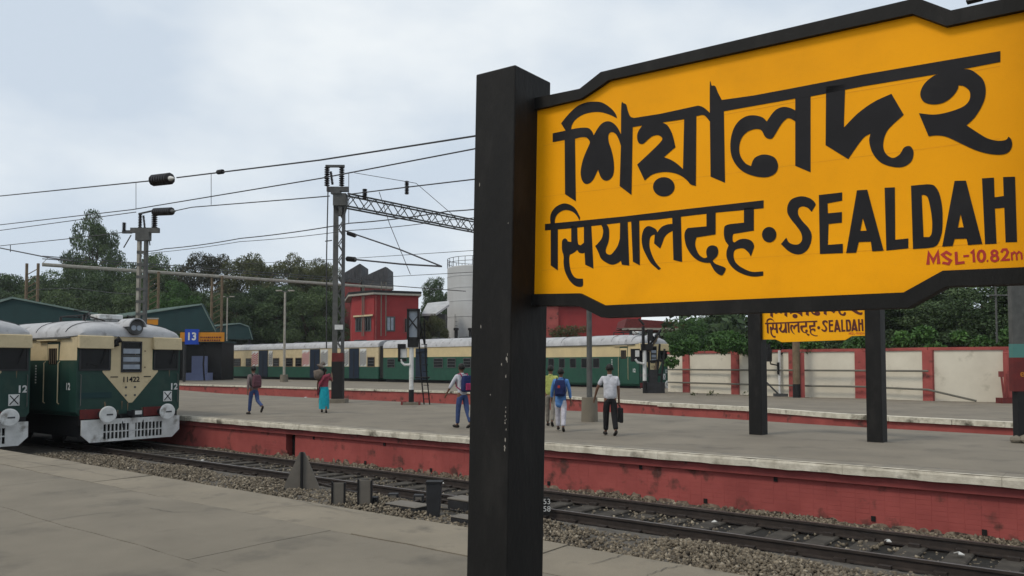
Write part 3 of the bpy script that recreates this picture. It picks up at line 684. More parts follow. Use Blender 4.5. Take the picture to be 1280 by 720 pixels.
    q = MB(); q.tube([(-1.7, -.7, 4.24), (-3.3, -.7, 4.24), (-3.3, .45, 4.24), (-1.7, .45, 4.24), (-1.7, -.7, 4.24)], .022, None, 5); q.tube([(-1.7, -.6, 4.24), (-1.1, -.95, 4.02), (-1.0, -1.0, 3.95)], .02, None, 5); q.tube([(-3.2, -.2, 4.24), (-2.2, -.2, 4.42), (-3.4, -.2, 4.5)], .02, None, 5); q.build('pantograph', 'dark', root)
    # grime, rails and fittings on the face
    for y0, y1, z in ((-.58, -.36, 3.36), (.36, .60, 2.52), (.36, .52, 3.05)): rect('bolt', 'rust_tan', root, .018, y0 + .08, y0 + .12, z - .02, z + .02)
    for y in (-1.60, 1.62):
        q = MB(); q.tube([(.01, y, 2.30), (.06, y, 2.28), (.06, y, 1.35), (.01, y, 1.33)], .013, None, 5); q.build('handrail', 'steel_grey', root)
    rr = random.Random(3)
    for i in range(14):
        y = rr.uniform(-1.55, 1.55); z = rr.choice((1.15, 1.35, 2.36, 3.08)) + rr.uniform(0, .1); h_ = rr.uniform(.12, .5)
        q = MB(); q.add([(.0235 if abs(y) < .66 else .008, y - .02, z), (.0235 if abs(y) < .66 else .008, y + .025, z), (.0235 if abs(y) < .66 else .008, y + .006, z - h_ * .7), (.0235 if abs(y) < .66 else .008, y, z - h_ * .7)], [(0, 1, 2, 3)]); q.build('rust_streak', 'rust_tan', root)
    q = MB()
    for y in (-.35, .35): q.tube([(.03, y, 1.0), (.16, y, .85), (.2, y * .9, .62), (.12, y * .8, .5)], .028, None, 6)
    q.build('brake_hose', 'dark', root)
    q = MB(); q.tube([(-.3, -.72, 4.0), (-.9, -.9, 4.15), (-1.3, -.75, 4.3), (-1.9, -.5, 4.2)], .025, None, 5); q.build('roof_cable', 'dark', root); q = MB(); q.tube([(-1.2, .5, 3.9), (-1.2, .5, 4.25), (-.5, .7, 4.05)], .03, None, 5); q.build('roof_cable', 'dark', root)
    tag(root, label, 'train', group); return root
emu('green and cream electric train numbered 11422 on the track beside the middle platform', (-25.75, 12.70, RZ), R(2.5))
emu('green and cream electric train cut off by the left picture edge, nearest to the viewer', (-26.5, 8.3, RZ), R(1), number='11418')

# ------------------------------------------------------------------ far train: two coaches and a cab car
def side_line(pxa, Da, pxb, Db):
    a = atD(pxa, 456, Da); b = atD(pxb, 456, Db); a.z = b.z = 0; return a, b
def coach(a, b, livery, doors, wins, lats, label, zt, zb, zo, z0=.3):
    d = (b - a); L = d.length; d.normalize(); n = Vector((d.y, -d.x, 0)); n = n if n.dot(CP - a) > 0 else -n      # towards viewer
    root = empty('train_coach', tuple(a), math.atan2(d.y, d.x)); sgn = 1 if Vector((-d.y, d.x, 0)).dot(n) > 0 else -1
    W = 3.6
    def xs_(px):
        c = RT * ((px - 640) / F) + FW; c.z = 0; o = Vector((0, 0, 0)); den = c.x * d.y - c.y * d.x; return ((a.x * c.y - a.y * c.x)) / den if False else (lambda k: (c * k - a).dot(d))((a.x * d.y - a.y * d.x) / den)
    Y = lambda y: sgn * y
    q = MB(); rows = [(z0, livery[0]), (zb, livery[1]), (zo, None)]
    q.bx(0, L, min(Y(-.01), Y(-W)), max(Y(-.01), Y(-W)), z0, zb, livery[0]); q.bx(0, L, min(Y(-.01), Y(-W)), max(Y(-.01), Y(-W)), zb, zo, livery[1]); q.build('body', None, root)
    q = MB(); N = 11; vs = []
    for x in (0, L):
        for k in range(N):
            aa = math.pi * k / (N - 1); vs.append((x, Y(-W / 2 + (W / 2 + .06) * math.copysign(abs(math.cos(aa)) ** .7, math.cos(aa))), zo + (zt - zo) * math.sin(aa) ** .75))
    q.add(vs, [(k, k + 1, N + k + 1, N + k) for k in range(N - 1)] + [tuple(range(N)), tuple(range(N, 2 * N)), (0, N - 1, 2 * N - 1, N)]); smooth_angle(q.build('roof', 'roof_grey', root), 50)
    q = MB(); q.bx(.2, L - .2, min(Y(-.3), Y(-W)), max(Y(-.3), Y(-W)), -.9, z0 + .01); q.build('underframe', 'dark', root)
    for i in range(int(L / 4)):
        q = MB(); q.bx(2 + i * 4, 2.9 + i * 4, Y(-W / 2) - .5, Y(-W / 2) + .5, zt - .03, zt + .12); q.build('roof_vent', 'steel_dark', root)
    for p0, p1_ in doors:
        x0, x1 = xs_(p0), xs_(p1_)
        q = MB(); q.bx(x0, x1, min(Y(0), Y(.03)) - .02, max(Y(0), Y(.03)), z0 + .02, zo - .1); dd = q.build('door', 'blue_door', root)
        q = MB(); q.bx((x0 + x1) / 2 - .06, (x0 + x1) / 2 + .06, Y(.05) - .02, Y(.05) + .02, z0 + .1, zo - .4); q.build('door_edge', 'dark', dd)
    for w_ in wins:
        x0, x1 = xs_(w_[0]), xs_(w_[1]); za, zb_ = w_[2], w_[3]
        q = MB(); q.bx(x0 - .08, x1 + .08, min(Y(0), Y(.03)), max(Y(0), Y(.03)), za - .08, zb_ + .08); f_ = q.build('window', 'rust_tan' if livery[1] == 'cream' else 'steel_dark', root)
        q = MB(); q.bx(x0, x1, min(Y(0), Y(.05)), max(Y(0), Y(.05)), za, zb_); q.build('pane', 'glass', f_)
        for z in (za + (zb_ - za) * .33, za + (zb_ - za) * .66):
            q = MB(); q.bx(x0, x1, min(Y(.05), Y(.07)), max(Y(.05), Y(.07)), z - .02, z + .02); q.build('window_bar', 'steel_dark', f_)
    for p0, p1_, m_ in lats:
        x0, x1 = xs_(p0), xs_(p1_)
        q = MB(); q.bx(x0, x1, min(Y(0), Y(.02)), max(Y(0), Y(.02)), zb + .05, zo - .15); f_ = q.build('hatched_panel', 'white_paint', root)
        q = MB(); z = zb + .05; k = 0
        while z < zo - .65:
            for e in (0, 1):
                xa, xb = x0 + (x1 - x0) * e * .5, x0 + (x1 - x0) * (.5 + e * .5)
                q.add([(xa, Y(.035), z), (xb, Y(.035), z + .35), (xb, Y(.035), z + .47), (xa, Y(.035), z + .12)], [(0, 1, 2, 3)])
            z += .24
        tag(q.build('stripes', m_, f_), kind='stuff')
    tag(root, label, 'train coach', 'coaches of the far train'); return root
a0, a1 = side_line(200, 118, 473, 82.6)
coach(a0, a1, ('green_bright', 'cream'), [(262, 272), (324, 335), (388, 400), (437, 449)], [(293, 301, 1.6, 2.5), (308, 314, 1.6, 2.5), (342, 349, 1.6, 2.5), (358, 366, 1.6, 2.5), (370, 377, 1.6, 2.5), (460, 468, 1.6, 2.5), (416, 424, 1.6, 2.5), (278, 285, 1.6, 2.5)],
      [(315, 323, 'red_bright'), (336, 341, 'steel_dark'), (378, 387, 'red_bright'), (401, 410, 'steel_dark'), (428, 436, 'steel_dark'), (450, 458, 'steel_dark')], 'cream and green passenger coach with blue doors on the far platform, behind the lamp post', 4.35, 1.55, 3.6)
b0, b1 = side_line(479, 82, 641, 69.5)
coach(b0, b1, ('green_bright', 'cream_bright'), [(520, 534), (612, 624)], [(485, 493, 1.55, 2.3), (543, 553, 1.55, 2.3), (560, 569, 1.55, 2.3), (580, 588, 1.55, 2.3)], [], 'green coach with a bright cream band, behind the railway signal and the water tank pole', 4.3, 2.5, 3.45)
q = MB(); mid = (a1 + b0) / 2; dd = (b0 - a1).normalized(); nn = Vector((-dd.y, dd.x, 0)); nn = nn if nn.dot(FW) > 0 else -nn
q.prism([a1 + nn * .2 + UP * .4, b0 + nn * .2 + UP * .4, b0 + nn * 3.2 + UP * .4, a1 + nn * 3.2 + UP * .4], (0, 0, 3.3)); tag(q.build('gangway_bellows', 'dark'), 'black folded gangway bellows between the two far coaches', 'gangway')
c0, c1 = side_line(643, 69.3, 798, 59.0)
dcar = (c1 - c0); Lc = dcar.length; dcar.normalize(); ncar = Vector((-dcar.y, dcar.x, 0)); ncar = ncar if ncar.dot(FW) > 0 else -ncar
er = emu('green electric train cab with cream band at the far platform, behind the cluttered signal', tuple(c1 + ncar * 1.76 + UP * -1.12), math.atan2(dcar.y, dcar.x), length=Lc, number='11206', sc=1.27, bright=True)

# ------------------------------------------------------------------ water tank, buildings, canopies
def camroot(name, px, D, z=0.0):
    p = atD(px, 456, D); return empty(name, (p.x, p.y, z), YAW)
def PX(D): return lambda px0, px: (px - px0) * D / F
def ZY(D): return lambda py: CAMZ + (HZ - py) * D / F * 1.0
D = 110; zy = ZY(D); r_ = camroot('water_tank', 602, D + 5); rad = 45 * .11
q = MB(); q.tube([(0, 0, -1), (0, 0, zy(331)), (0, 0, zy(330))], [rad, rad, rad - .1], None, 48); smooth_angle(q.build('tank_shell', 'tank', r_), 30)
for py in (343, 358, 375, 395):
    q = MB(); q.tube([(0, 0, zy(py)), (0, 0, zy(py) + .1)], rad + .04, None, 48); q.build('hoop', 'tank', r_)
q = MB(); zt_ = zy(330)
for k in range(28):
    a = 2 * math.pi * k / 28; q.tube([(rad * math.cos(a), rad * math.sin(a), zt_), (rad * math.cos(a), rad * math.sin(a), zt_ + 1.25)], .05, None, 4)
for h in (.65, 1.25):
    q.tube([(rad * math.cos(a), rad * math.sin(a), zt_ + h) for a in np.linspace(0, 6.2832, 40)], .045, None, 4)
q.build('railing', 'steel_dark', r_)
q = MB(); xl = -rad * .72; yl = -rad * .75
for e in (0, .5): q.tube([(xl + e, yl, 0), (xl + e, yl, zy(392))], .05, None, 4)
for k in range(14): q.tube([(xl, yl, k * .6), (xl + .5, yl, k * .6)], .035, None, 4)
q.build('ladder', 'steel_dark', r_)
tag(r_, 'pale cylindrical water tank with a railed top, left of the large sign post', 'water tank')
for px in (570, 588):
    q = MB(); d_ = 100; r2_ = camroot('vent_pipe', px, d_); q.tube([(0, 0, ZY(d_)(425)), (0, 0, ZY(d_)(412))], .22, None, 8); q.build('pipe_stub', 'dark', r2_)
    q = MB(); q.tube([(0, 0, ZY(d_)(413)), (0, 0, ZY(d_)(410))], .34, None, 8); q.build('pipe_cap', 'dark', r2_)
    tag(r2_, 'short black vent pipe in front of the water tank, ' + ('left one' if px == 570 else 'right one beside the sign post'), 'pipe', 'black vent pipes')

# red signal cabin with two visible walls
D = 95; zy = ZY(D); px = PX(D); r_ = camroot('red_building', 467, D)
cx = 0.0; lw = px(467, 433); rw = px(467, 523)
q = MB(); zt_ = zy(368); rw = px(467, 520); pts = [(cx, 0), (rw, 2.2), (rw - 3, 12), (lw - 2, 12), (lw, 3.0)]; q.prism([(a, b, -1) for a, b in pts], (0, 0, zt_ + 1)); q.build('wall', 'red_wall', r_)
q = MB(); pts = [(cx, -.45), (rw + .4, 1.8), (rw - 2, 12.5), (lw - 3, 12.5), (lw - .4, 2.7)]; q.prism([(a, b, zt_) for a, b in pts], (0, 0, .22)); q.build('roof', 'beam_pale', r_)
q = MB(); q.prism([(a * 1.0, b, zt_ + .22) for a, b in pts], (0, 0, .3)); q.build('roof_edge', 'dark', r_)
def wl(side, pxa, pxb, ya, yb, name='window', m='beam_pale', mp_='glass', out=.06):
    xa, xb = px(467, pxa), px(467, pxb); e = lw if side == 'l' else rw; yy = (3.0 if side == 'l' else 2.2)
    f = lambda x: yy * x / e
    q = MB(); q.add([(xa, f(xa) - out, zy(yb)), (xb, f(xb) - out, zy(yb)), (xb, f(xb) - out, zy(ya)), (xa, f(xa) - out, zy(ya)), (xa, f(xa) + .1, zy(yb)), (xb, f(xb) + .1, zy(yb)), (xb, f(xb) + .1, zy(ya)), (xa, f(xa) + .1, zy(ya))], [(0, 1, 2, 3), (0, 1, 5, 4), (1, 2, 6, 5), (2, 3, 7, 6), (3, 0, 4, 7)])
    o = q.build(name, m, r_)
    if mp_:
        k = .18; q = MB(); za, zb_ = zy(ya) - .15, zy(yb) + .15; x0, x1 = xa + k, xb - k
        q.add([(x0, f(x0) - out - .03, zb_), (x1, f(x1) - out - .03, zb_), (x1, f(x1) - out - .03, za), (x0, f(x0) - out - .03, za)], [(0, 1, 2, 3)]); q.build('pane', mp_, o)
        xm = (x0 + x1) / 2
        q = MB(); q.add([(xm - .06, f(xm) - out - .05, zb_), (xm + .06, f(xm) - out - .05, zb_), (xm + .06, f(xm) - out - .05, za), (xm - .06, f(xm) - out - .05, za)], [(0, 1, 2, 3)]); q.build('mullion', 'steel_dark', o)
    return o
wl('l', 438.5, 449, 396, 414, m='steel_dark'); wl('l', 453, 463, 395, 414, m='steel_dark'); wl('l', 436, 465.5, 393, 395, 'window_hood', 'cream', None, .4)
wl('r', 481, 492, 395, 414, mp_='glass_pale', m='steel_dark'); wl('r', 502, 510, 396, 416, m='red_dark')
for p_, y0_ in ((450, 356), (452.5, 356), (476, 352), (481.5, 352)):
    f = (3.0 * px(467, p_) / lw) if p_ < 467 else 2.2 * px(467, p_) / rw
    q = MB(); q.tube([(px(467, p_), f - .35, zy(y0_)), (px(467, p_), f - .35, zy(420))], .06, None, 6); q.build('drain_pipe', 'pipe', r_)
q = MB(); q.bx(px(467, 468.5), px(467, 470.5), -.15, .3, 0, zt_); q.build('corner_pilaster', 'red_dark', r_)
tag(r_, 'small flat roofed red building with two window groups, behind the far train', 'building')
# slate sawtooth sheds
for k, (pa, pb, yt) in enumerate(((427, 451, 330), (452, 484, 334))):
    D = 122; zy = ZY(D); w_ = (pb - pa) * D / F; r_ = camroot('sawtooth_shed', pa, D)
    q = MB(); q.prism([(0, 0, zy(yt + 24 if k else yt + 22)), (w_, 0, zy(yt + 24)), (w_ * .98, 0, zy(yt)), (w_ * .90, 0, zy(yt - 1)), (0, 0, zy(yt + 12))], (0, 6, 0)); q.build('roof', 'roof_slate', r_)
    q = MB(); q.bx(.2, w_ - .2, .3, 5.8, 0, zy(yt + 22)); q.build('wall', 'red_dark', r_)
    q = MB()
    for i in range(5): q.tube([(w_ * i / 5, -.05, zy(yt + 12.5 - i * 2.3)), (w_ * i / 5 + .2, -.05, zy(yt + 22))], .06, None, 4)
    tag(q.build('roof_ribs', 'steel_dark', r_), kind='stuff')
    tag(r_, 'dark slate sawtooth roof above the red building, ' + ('the left and steeper one' if k == 0 else 'the right and wider one'), 'shed', 'sawtooth roofs')
D = 105; zy = ZY(D); r_ = camroot('sheet_roof_shed', 527, D)
q = MB(); q.add([(0, 0, zy(392)), (1.9, -.5, zy(392)), (3.6, 0, zy(380)), (3.2, 5, zy(372)), (.2, 5, zy(375)), (0, 0, zy(392) - .3), (1.9, -.5, zy(392) - .3), (3.6, 0, zy(380) - .3), (3.2, 5, zy(372) - .3), (.2, 5, zy(375) - .3)], [(0, 1, 2, 3, 4), (5, 6, 7, 8, 9), (0, 1, 6, 5), (1, 2, 7, 6), (2, 3, 8, 7), (3, 4, 9, 8), (4, 0, 5, 9)]); q.build('roof', 'roof_sheet', r_)
q = MB(); q.bx(.2, 3, .6, 4.5, 0, zy(392)); q.build('wall', 'steel_dark', r_)
tag(r_, 'pale sloping sheet metal roof between the red building and the water tank', 'shed')
# long red building right of the sign post
D = 98; zy = ZY(D); px = PX(D); r_ = camroot('long_red_building', 700, D)
q = MB(); q.bx(px(700, 630), px(700, 802), 0, 9, -1, zy(383)); q.build('wall', 'red_wall', r_)
q = MB(); q.bx(px(700, 630), px(700, 698), -.3, 0, -1, zy(380)); q.build('wall_panel', 'red_paint', r_)
q = MB(); q.bx(px(700, 628), px(700, 804), -.5, 9.4, zy(383), zy(381)); q.build('roof', 'dark', r_)
tag(r_, 'long plain dark red building under the large name board, behind the far train', 'building')
D = 84; zy = ZY(D); px = PX(D); r_ = camroot('open_shelter', 824, D)
q = MB(); q.prism([(px(824, 780), 0, zy(410)), (px(824, 872), 0, zy(414)), (px(824, 868), 0, zy(404)), (px(824, 784), 0, zy(398))], (0, 7, 0)); q.build('roof', 'maroon', r_)
q = MB(); q.bx(px(824, 778), px(824, 873), -.1, 0.1, zy(412.5), zy(410)); q.build('fascia', 'beam_pale', r_)
for p_ in (790, 826, 864):
    q = MB(); q.tube([(px(824, p_), .4, 0), (px(824, p_), .4, zy(412))], .12, None, 6); q.build('column', 'dark_metal', r_)
tag(r_, 'low brown roofed shelter with a pale edge behind the far train cab', 'shelter')

# green canopies
def canopy(px0, D, fascia, backs, label, cols, depth=26, backD=14):
    zy = ZY(D); P = PX(D); r_ = camroot('platform_canopy', px0, D)
    fpts = [(P(px0, a), zy(b)) for a, b in fascia]
    q = MB(); q.prism([(x, 0, z) for x, z in fpts], (0, .25, 0)); fa = q.build('fascia', 'teal', r_)
    # roof sheets running back along the platform (about away and to the left)
    back = Vector((-.66, .75, 0)) * depth; top = fpts[:backs]
    for i in range(len(top) - 1):
        (x0, z0), (x1, z1) = top[i], top[i + 1]
        q = MB(); q.prism([(x0, -.15, z0 + .02), (x1, -.15, z1 + .02), (x1 + back.x, back.y, z1 + .35), (x0 + back.x, back.y, z0 + .35)], (0, 0, -.12)); rf = q.build('roof_sheet', 'teal_roof', r_)
        q = MB()
        for k in range(7):
            f_ = k / 6; xa = x0 + (x1 - x0) * f_; za = z0 + (z1 - z0) * f_; q.tube([(xa, -.15, za + .05), (xa + back.x, back.y, za + .38)], .03, None, 4)
        tag(q.build('sheet_ribs', 'teal_roof', rf), kind='stuff')
    for px_ in cols:
        for k in (0, 1, 2):
            x = P(px0, px_) + back.x * k * .3; y = .5 + back.y * k * .3; q = MB(); q.tube([(x, y, 0), (x, y, zy(fascia[-1][1]) + .2)], .14, None, 8); q.build('column', 'dark_metal', r_)
    tag(r_, label, 'canopy', 'green platform canopies'); return r_
canopy(60, 60, [(-70, 398), (15, 371.5), (122, 392), (122, 402), (-70, 412)], 3, 'dark green platform canopy at the left edge, above the nearest train roof', (-30, 40, 100))
canopy(215, 82, [(168, 393), (252, 380), (270, 414), (168, 414)], 3, 'dark green gabled platform canopy above the blue platform thirteen sign', (190, 228), backD=16)
canopy(288, 112, [(262, 408), (300, 404), (311, 408), (316, 424), (262, 424)], 4, 'small dark green canopy farthest back, above the end of the far train', (270, 310))
# added dark box standing in for shade under canopy and on far coach
D = 92; zy = ZY(D); P = PX(D); r_ = camroot('shade_box', 245, D)
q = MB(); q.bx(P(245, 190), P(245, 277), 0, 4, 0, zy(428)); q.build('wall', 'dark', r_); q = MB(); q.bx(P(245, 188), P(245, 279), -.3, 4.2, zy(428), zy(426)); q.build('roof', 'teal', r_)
tag(r_, 'added dark box standing in for the shade under the gabled green canopy', 'shade_box')
D = 90; zy = ZY(D); P = PX(D); r_ = camroot('blue_pillar', 245, D)
q = MB(); q.bx(P(245, 239.5), P(245, 254.5), 0, 1.2, 0, zy(445)); q.build('shaft', 'blue_pillar', r_)
q = MB(); q.bx(P(245, 234), P(245, 260), -.3, 1.5, 0, zy(466)); q.build('plinth', 'blue_pillar', r_)
q = MB(); q.tube([(P(245, 257), -.3, 0), (P(245, 255.5), -.3, zy(455)), (P(245, 257), -.3, zy(430))], .09, None, 6); q.build('pipe', 'dark', r_)
tag(r_, 'pale blue pillar on a stepped plinth under the thirteen sign', 'pillar')
D = 78; zy = ZY(D); P = PX(D); r_ = camroot('platform_number_sign', 237, D)
q = MB(); q.bx(P(237, 224.5), P(237, 279.5), 0, .12, zy(427), zy(415.5)); q.build('board', 'orange_sign', r_)
q = MB(); q.bx(P(237, 231), P(237, 247.5), -.1, .2, zy(430.5), zy(411.5)); q.build('number_panel', 'blue_sign', r_)
text_mesh('number', '13', 1.02, 'white_paint', r_, (P(237, 239.3), -.11, zy(421)), (R(90), 0, 0), .03)
q = MB()
for i in range(2):
    x = 250
    while x < 275:
        w_ = random.uniform(1, 3); q.bx(P(237, x), P(237, x + w_), -.03, 0, zy(422.6 + i * 3.6), zy(420.8 + i * 3.6)); x += w_ + 1
tag(q.build('small_lettering', 'maroon', r_), kind='stuff')
for p_ in (229, 276):
    q = MB(); q.tube([(P(237, p_), .06, zy(416)), (P(237, p_), .5, zy(408))], .04, None, 5); q.build('hanger', 'dark', r_)
tag(r_, 'blue platform number 13 sign on an orange board hung from the green canopy', 'sign')
for k, (pa, pb, ya, yb) in enumerate(((97, 122, 397.5, 403), (178, 196, 399, 406))):
    D = 70; zy = ZY(D); r_ = camroot('orange_panel', pa, D); w_ = (pb - pa) * D / F
    q = MB(); q.bx(0, w_, 0, .1, zy(yb), zy(ya)); q.build('board', 'orange_sign', r_)
    q = MB(); q.bx(-.05, w_ + .05, -.03, .13, zy(ya), zy(ya) + .12); q.build('rim', 'beam_pale', r_)
    tag(r_, 'orange sign board edge showing above the roof of train 11422, ' + ('left of the roof box' if k == 0 else 'right of the headlight'), 'sign', 'orange boards behind the train')

# ------------------------------------------------------------------ boundary wall with red piers and pipes
wp = [(835, 489.5), (858.5, 490.5), (920, 493), (993, 496), (1077, 498), (1161, 501), (1263, 503), (1420, 507)]
WPT = [at(a, b, 0) for a, b in wp]
def ztop_at(p, py): return CAMZ + (HZ - py) * p.dot(FW) / F
wroot = tag(empty('boundary_wall'), 'cream boundary wall with red piers and red coping behind the far platform', 'wall')
for i in range(len(WPT) - 1):
    a, b = WPT[i], WPT[i + 1]; d = (b - a).normalized(); n = Vector((-d.y, d.x, 0)); n = n if n.dot(FW) > 0 else -n
    za = ztop_at(a, 442); zb_ = ztop_at(b, 442) if i < 6 else za; h = min(za, zb_) if abs(za - zb_) > .3 else (za + zb_) / 2
    h = 2.45
    q = MB(); q.prism([a, b, b + n * .3, a + n * .3], (0, 0, h)); q.build('wall_panel', 'cream_wall', wroot)
    q = MB(); q.prism([a - n * .06 + UP * h, b - n * .06 + UP * h, b + n * .36 + UP * h, a + n * .36 + UP * h], (0, 0, .15)); q.build('coping', 'red_paint', wroot)
    if 1 <= i + 1 <= 6:
        c = b; q = MB(); hw = .29 if i < 4 else .24
        q.prism([c - d * hw - n * .09, c + d * hw - n * .09, c + d * hw + n * .2, c - d * hw + n * .2], (0, 0, h + .03)); q.build('pier', 'red_paint', wroot)
for k, py in enumerate((460.5, 478.5)):
    pts = [p + UP * 0 for p in WPT]; pp = []
    for j, p in enumerate(pts[:6]):
        n = (CP - p); n.z = 0; n.normalize(); pp.append(p + n * .35 + UP * (1.45 if k == 0 else .62 + (.0 if j < 5 else -.05)))
    if k == 1:
        p = pts[6]; n = (CP - p); n.z = 0; n.normalize(); pp[-1] = pts[5] + n * .35 + UP * .55; pp.append(pts[5].lerp(pts[6], .6) + n * .35 + UP * .05)
    q = MB(); q.tube(pp, .05, None, 6); tag(q.build('pipe', 'pipe'), ('upper' if k == 0 else 'lower') + ' grey pipe running along the cream wall', 'pipe', 'pipes along the wall')

# ------------------------------------------------------------------ lamp posts
def lamp(px, pyb, pytop, r, hb, rb, label, arms=False, D=None, top=None):
    p = at(px, pyb, 0) if D is None else atD(px, 456, D); D = p.dot(FW); zy = ZY(D); r_ = empty('lamp_post', (p.x, p.y, 0), YAW)
    zt_ = zy(pytop) if top is None else top
    q = MB(); q.tube([(0, 0, 0), (0, 0, hb)], [rb, rb * .93], None, 20); smooth_angle(q.build('concrete_base', 'concrete', r_))
    q = MB(); q.tube([(0, 0, hb * .9), (0, 0, zt_)], [r, r * .8], None, 12); smooth_angle(q.build('pole', 'steel_grey' if not arms else 'beam_pale', r_))
    for sg in (-1, 1):
        q = MB(); q.tube([(0, 0, zt_), (sg * .35, 0, zt_ + .12)], .05, None, 6); a_ = q.build('arm', 'steel_grey', r_)
        q = MB(); q.box((sg * .62, 0, zt_ + .16), (.6, .25, .12)); q.build('lamp_head', 'beam_pale', a_)
    tag(r_, label, 'lamp post', 'lamp posts'); return r_
lamp(355, 477.5, 365, .13, .75, .42, 'slender white lamp post with two short arms on the far platform', True)
lamp(737, 527, 0, .09, .75, .26, 'grey lamp post in a round concrete base, beside the pedestrian in a white shirt', top=7.0)
lamp(283, 478, 372, .10, .3, .3, 'thin pale lamp post farthest back, beside the small green canopy', True, D=108)

# ------------------------------------------------------------------ overhead line masts
def insulator(name, a, b, r, parent=None, m='ceramic', n=9):
    a, b = Vector(a), Vector(b); q = MB(); pts = []; rs = []
    for k in range(n):
        f0 = k / n
        for e, rr in ((0, .45), (.35, 1), (.6, 1), (.95, .45)): pts.append(a.lerp(b, f0 + e / n)); rs.append(r * rr)
    q.tube(pts, rs, None, 10); return smooth_angle(q.build(name, m, parent), 40)
# mast A : lattice mast with truss boom
pa = at(421, 503.5, 0); DA = pa.dot(FW); zy = ZY(DA); k_ = DA / F
mA = empty('lattice_mast', (pa.x, pa.y, 0), YAW)
q = MB(); q.bx(-.75, .45, -.4, .5, 0, .18); q.build('footing', 'concrete', mA)
zt_ = zy(255)
q = MB(); q.bx(-.24, -.20, -.02, .30, .1, zt_); q.bx(-.20, .0, -.02, .02, .1, zt_); q.build('channel', 'steel_grey', mA)
q = MB(); q.bx(.22, .26, -.02, .30, .1, zt_); q.bx(.16, .22, -.02, .02, .1, zt_); q.build('channel', 'steel_dark', mA)
z = .5; k = 0
while z < zt_ - .5:
    q = MB(); a_, b_ = ((-.02, .22) if k % 2 == 0 else (.22, -.02)); q.tube([(a_, .0, z), (b_, .0, z + .38)], .028, None, 4); q.tube([(a_, .28, z), (b_, .28, z + .38)], .024, None, 4); q.build('lacing_bar', 'steel_grey', mA); z += .38; k += 1
q = MB(); q.bx(-.26, .36, -.08, .38, zy(256), zy(240)); q.prism([(-.20, -.02, zy(268)), (.24, -.02, zy(268)), (.36, -.02, zy(256)), (-.26, -.02, zy(256))], (0, .3, 0)); bevel(q.build('head_plate', 'steel_grey', mA), .02, 1)
q = MB(); q.bx(-.55, .45, -.1, .1, zy(238), zy(232)); q.bx(-.35, .1, -.14, .14, zy(241), zy(236)); q.bx(-.42, -.3, -.12, .12, zy(240), zy(205)) if False else None; q.build('cross_arm', 'steel_dark', mA)
for xx in (-15, 3.5):
    insulator('insulator', (xx * k_, 0, zy(231)), (xx * k_, 0, zy(206)), .13, mA)
insulator('insulator', (-8 * k_, 0, zy(229)), (-10.5 * k_, 0, zy(212)), .07, mA)
q = MB(); q.bx(-17 * k_, 7 * k_, -.05, .05, zy(207), zy(204)); q.build('top_strap', 'steel_dark', mA)
q = MB(); q.tube([(-13 * k_, -.1, zy(230)), (-14 * k_, -.1, zy(318)), (-13 * k_, -.1, 2.5)], .03, None, 5); q.build('down_wire', 'wire', mA)
q = MB(); q.bx(-.12, .26, -.06, -.03, zy(412), zy(406)); q.build('number_plate', 'white_paint', mA)
q = MB(); q.tube([(-.28, -.05, zy(300)), (-.6, -.05, zy(301))], .03, None, 4); q.build('step_iron', 'steel_dark', mA)
for z0, z1, m_ in ((1.9, 2.3, 'maroon'),):
    q = MB(); q.bx(-.25, .27, -.03, .31, z0, z1); q.build('painted_band', m_, mA)
q = MB(); q.bx(-.255, .275, -.035, .315, .12, 1.9); q.build('black_band', 'dark', mA)
tag(mA, 'tall grey lattice mast carrying insulators and a truss boom on the middle platform', 'mast')
# truss boom to its twin mast (perpendicular to the tracks)
e0 = atD(431, 243, DA); e0.z = 0; bd = Vector((0.02, 1, 0)).normalized(); LB = 12.0
tb = empty('truss_boom', (e0.x, e0.y, 0), math.atan2(bd.y, bd.x)); zu, zl = zy(241), zy(257)
for yy in (-.22, .22):
    for zz in (zu, zl):
        q = MB(); q.tube([(0, yy, zz), (LB, yy, zz)], .045, None, 5); q.build('chord', 'steel_dark', tb)
nb = 22
for i in range(nb):
    x0, x1 = LB * i / nb, LB * (i + 1) / nb
    q = MB()
    for yy in (-.22, .22): q.tube([(x0, yy, zl if i % 2 == 0 else zu), (x1, yy, zu if i % 2 == 0 else zl)], .024, None, 4)
    q.tube([(x0, -.22, zu), (x1, .22, zu)], .02, None, 4); q.build('lattice_bar', 'steel_dark', tb)
tag(tb, 'horizontal lattice truss boom reaching from the tall mast towards the large sign post', 'boom')
mB = copy_tree(mA); pB = e0 + bd * (LB + .3); mB.location = (pB.x, pB.y, 0)
mB['label'] = 'twin lattice mast at the boom end, hidden behind the large sign post'; mA['group'] = mB['group'] = 'overhead line masts'
# hanging insulators on the boom
for px_, y0, y1 in ((456, 250, 236), (508.5, 243, 226)):
    p0 = e0 + bd * ((0.6, LB * .42)[px_ > 480]); D_ = p0.dot(FW); a_ = atD(px_, y0, D_); b_ = atD(px_, y1, D_)
    tag(insulator('insulator', a_, b_, .12), 'dark standing insulator on the truss boom, ' + ('near the mast' if px_ < 480 else 'farther from the mast'), 'insulator', 'boom insulators')
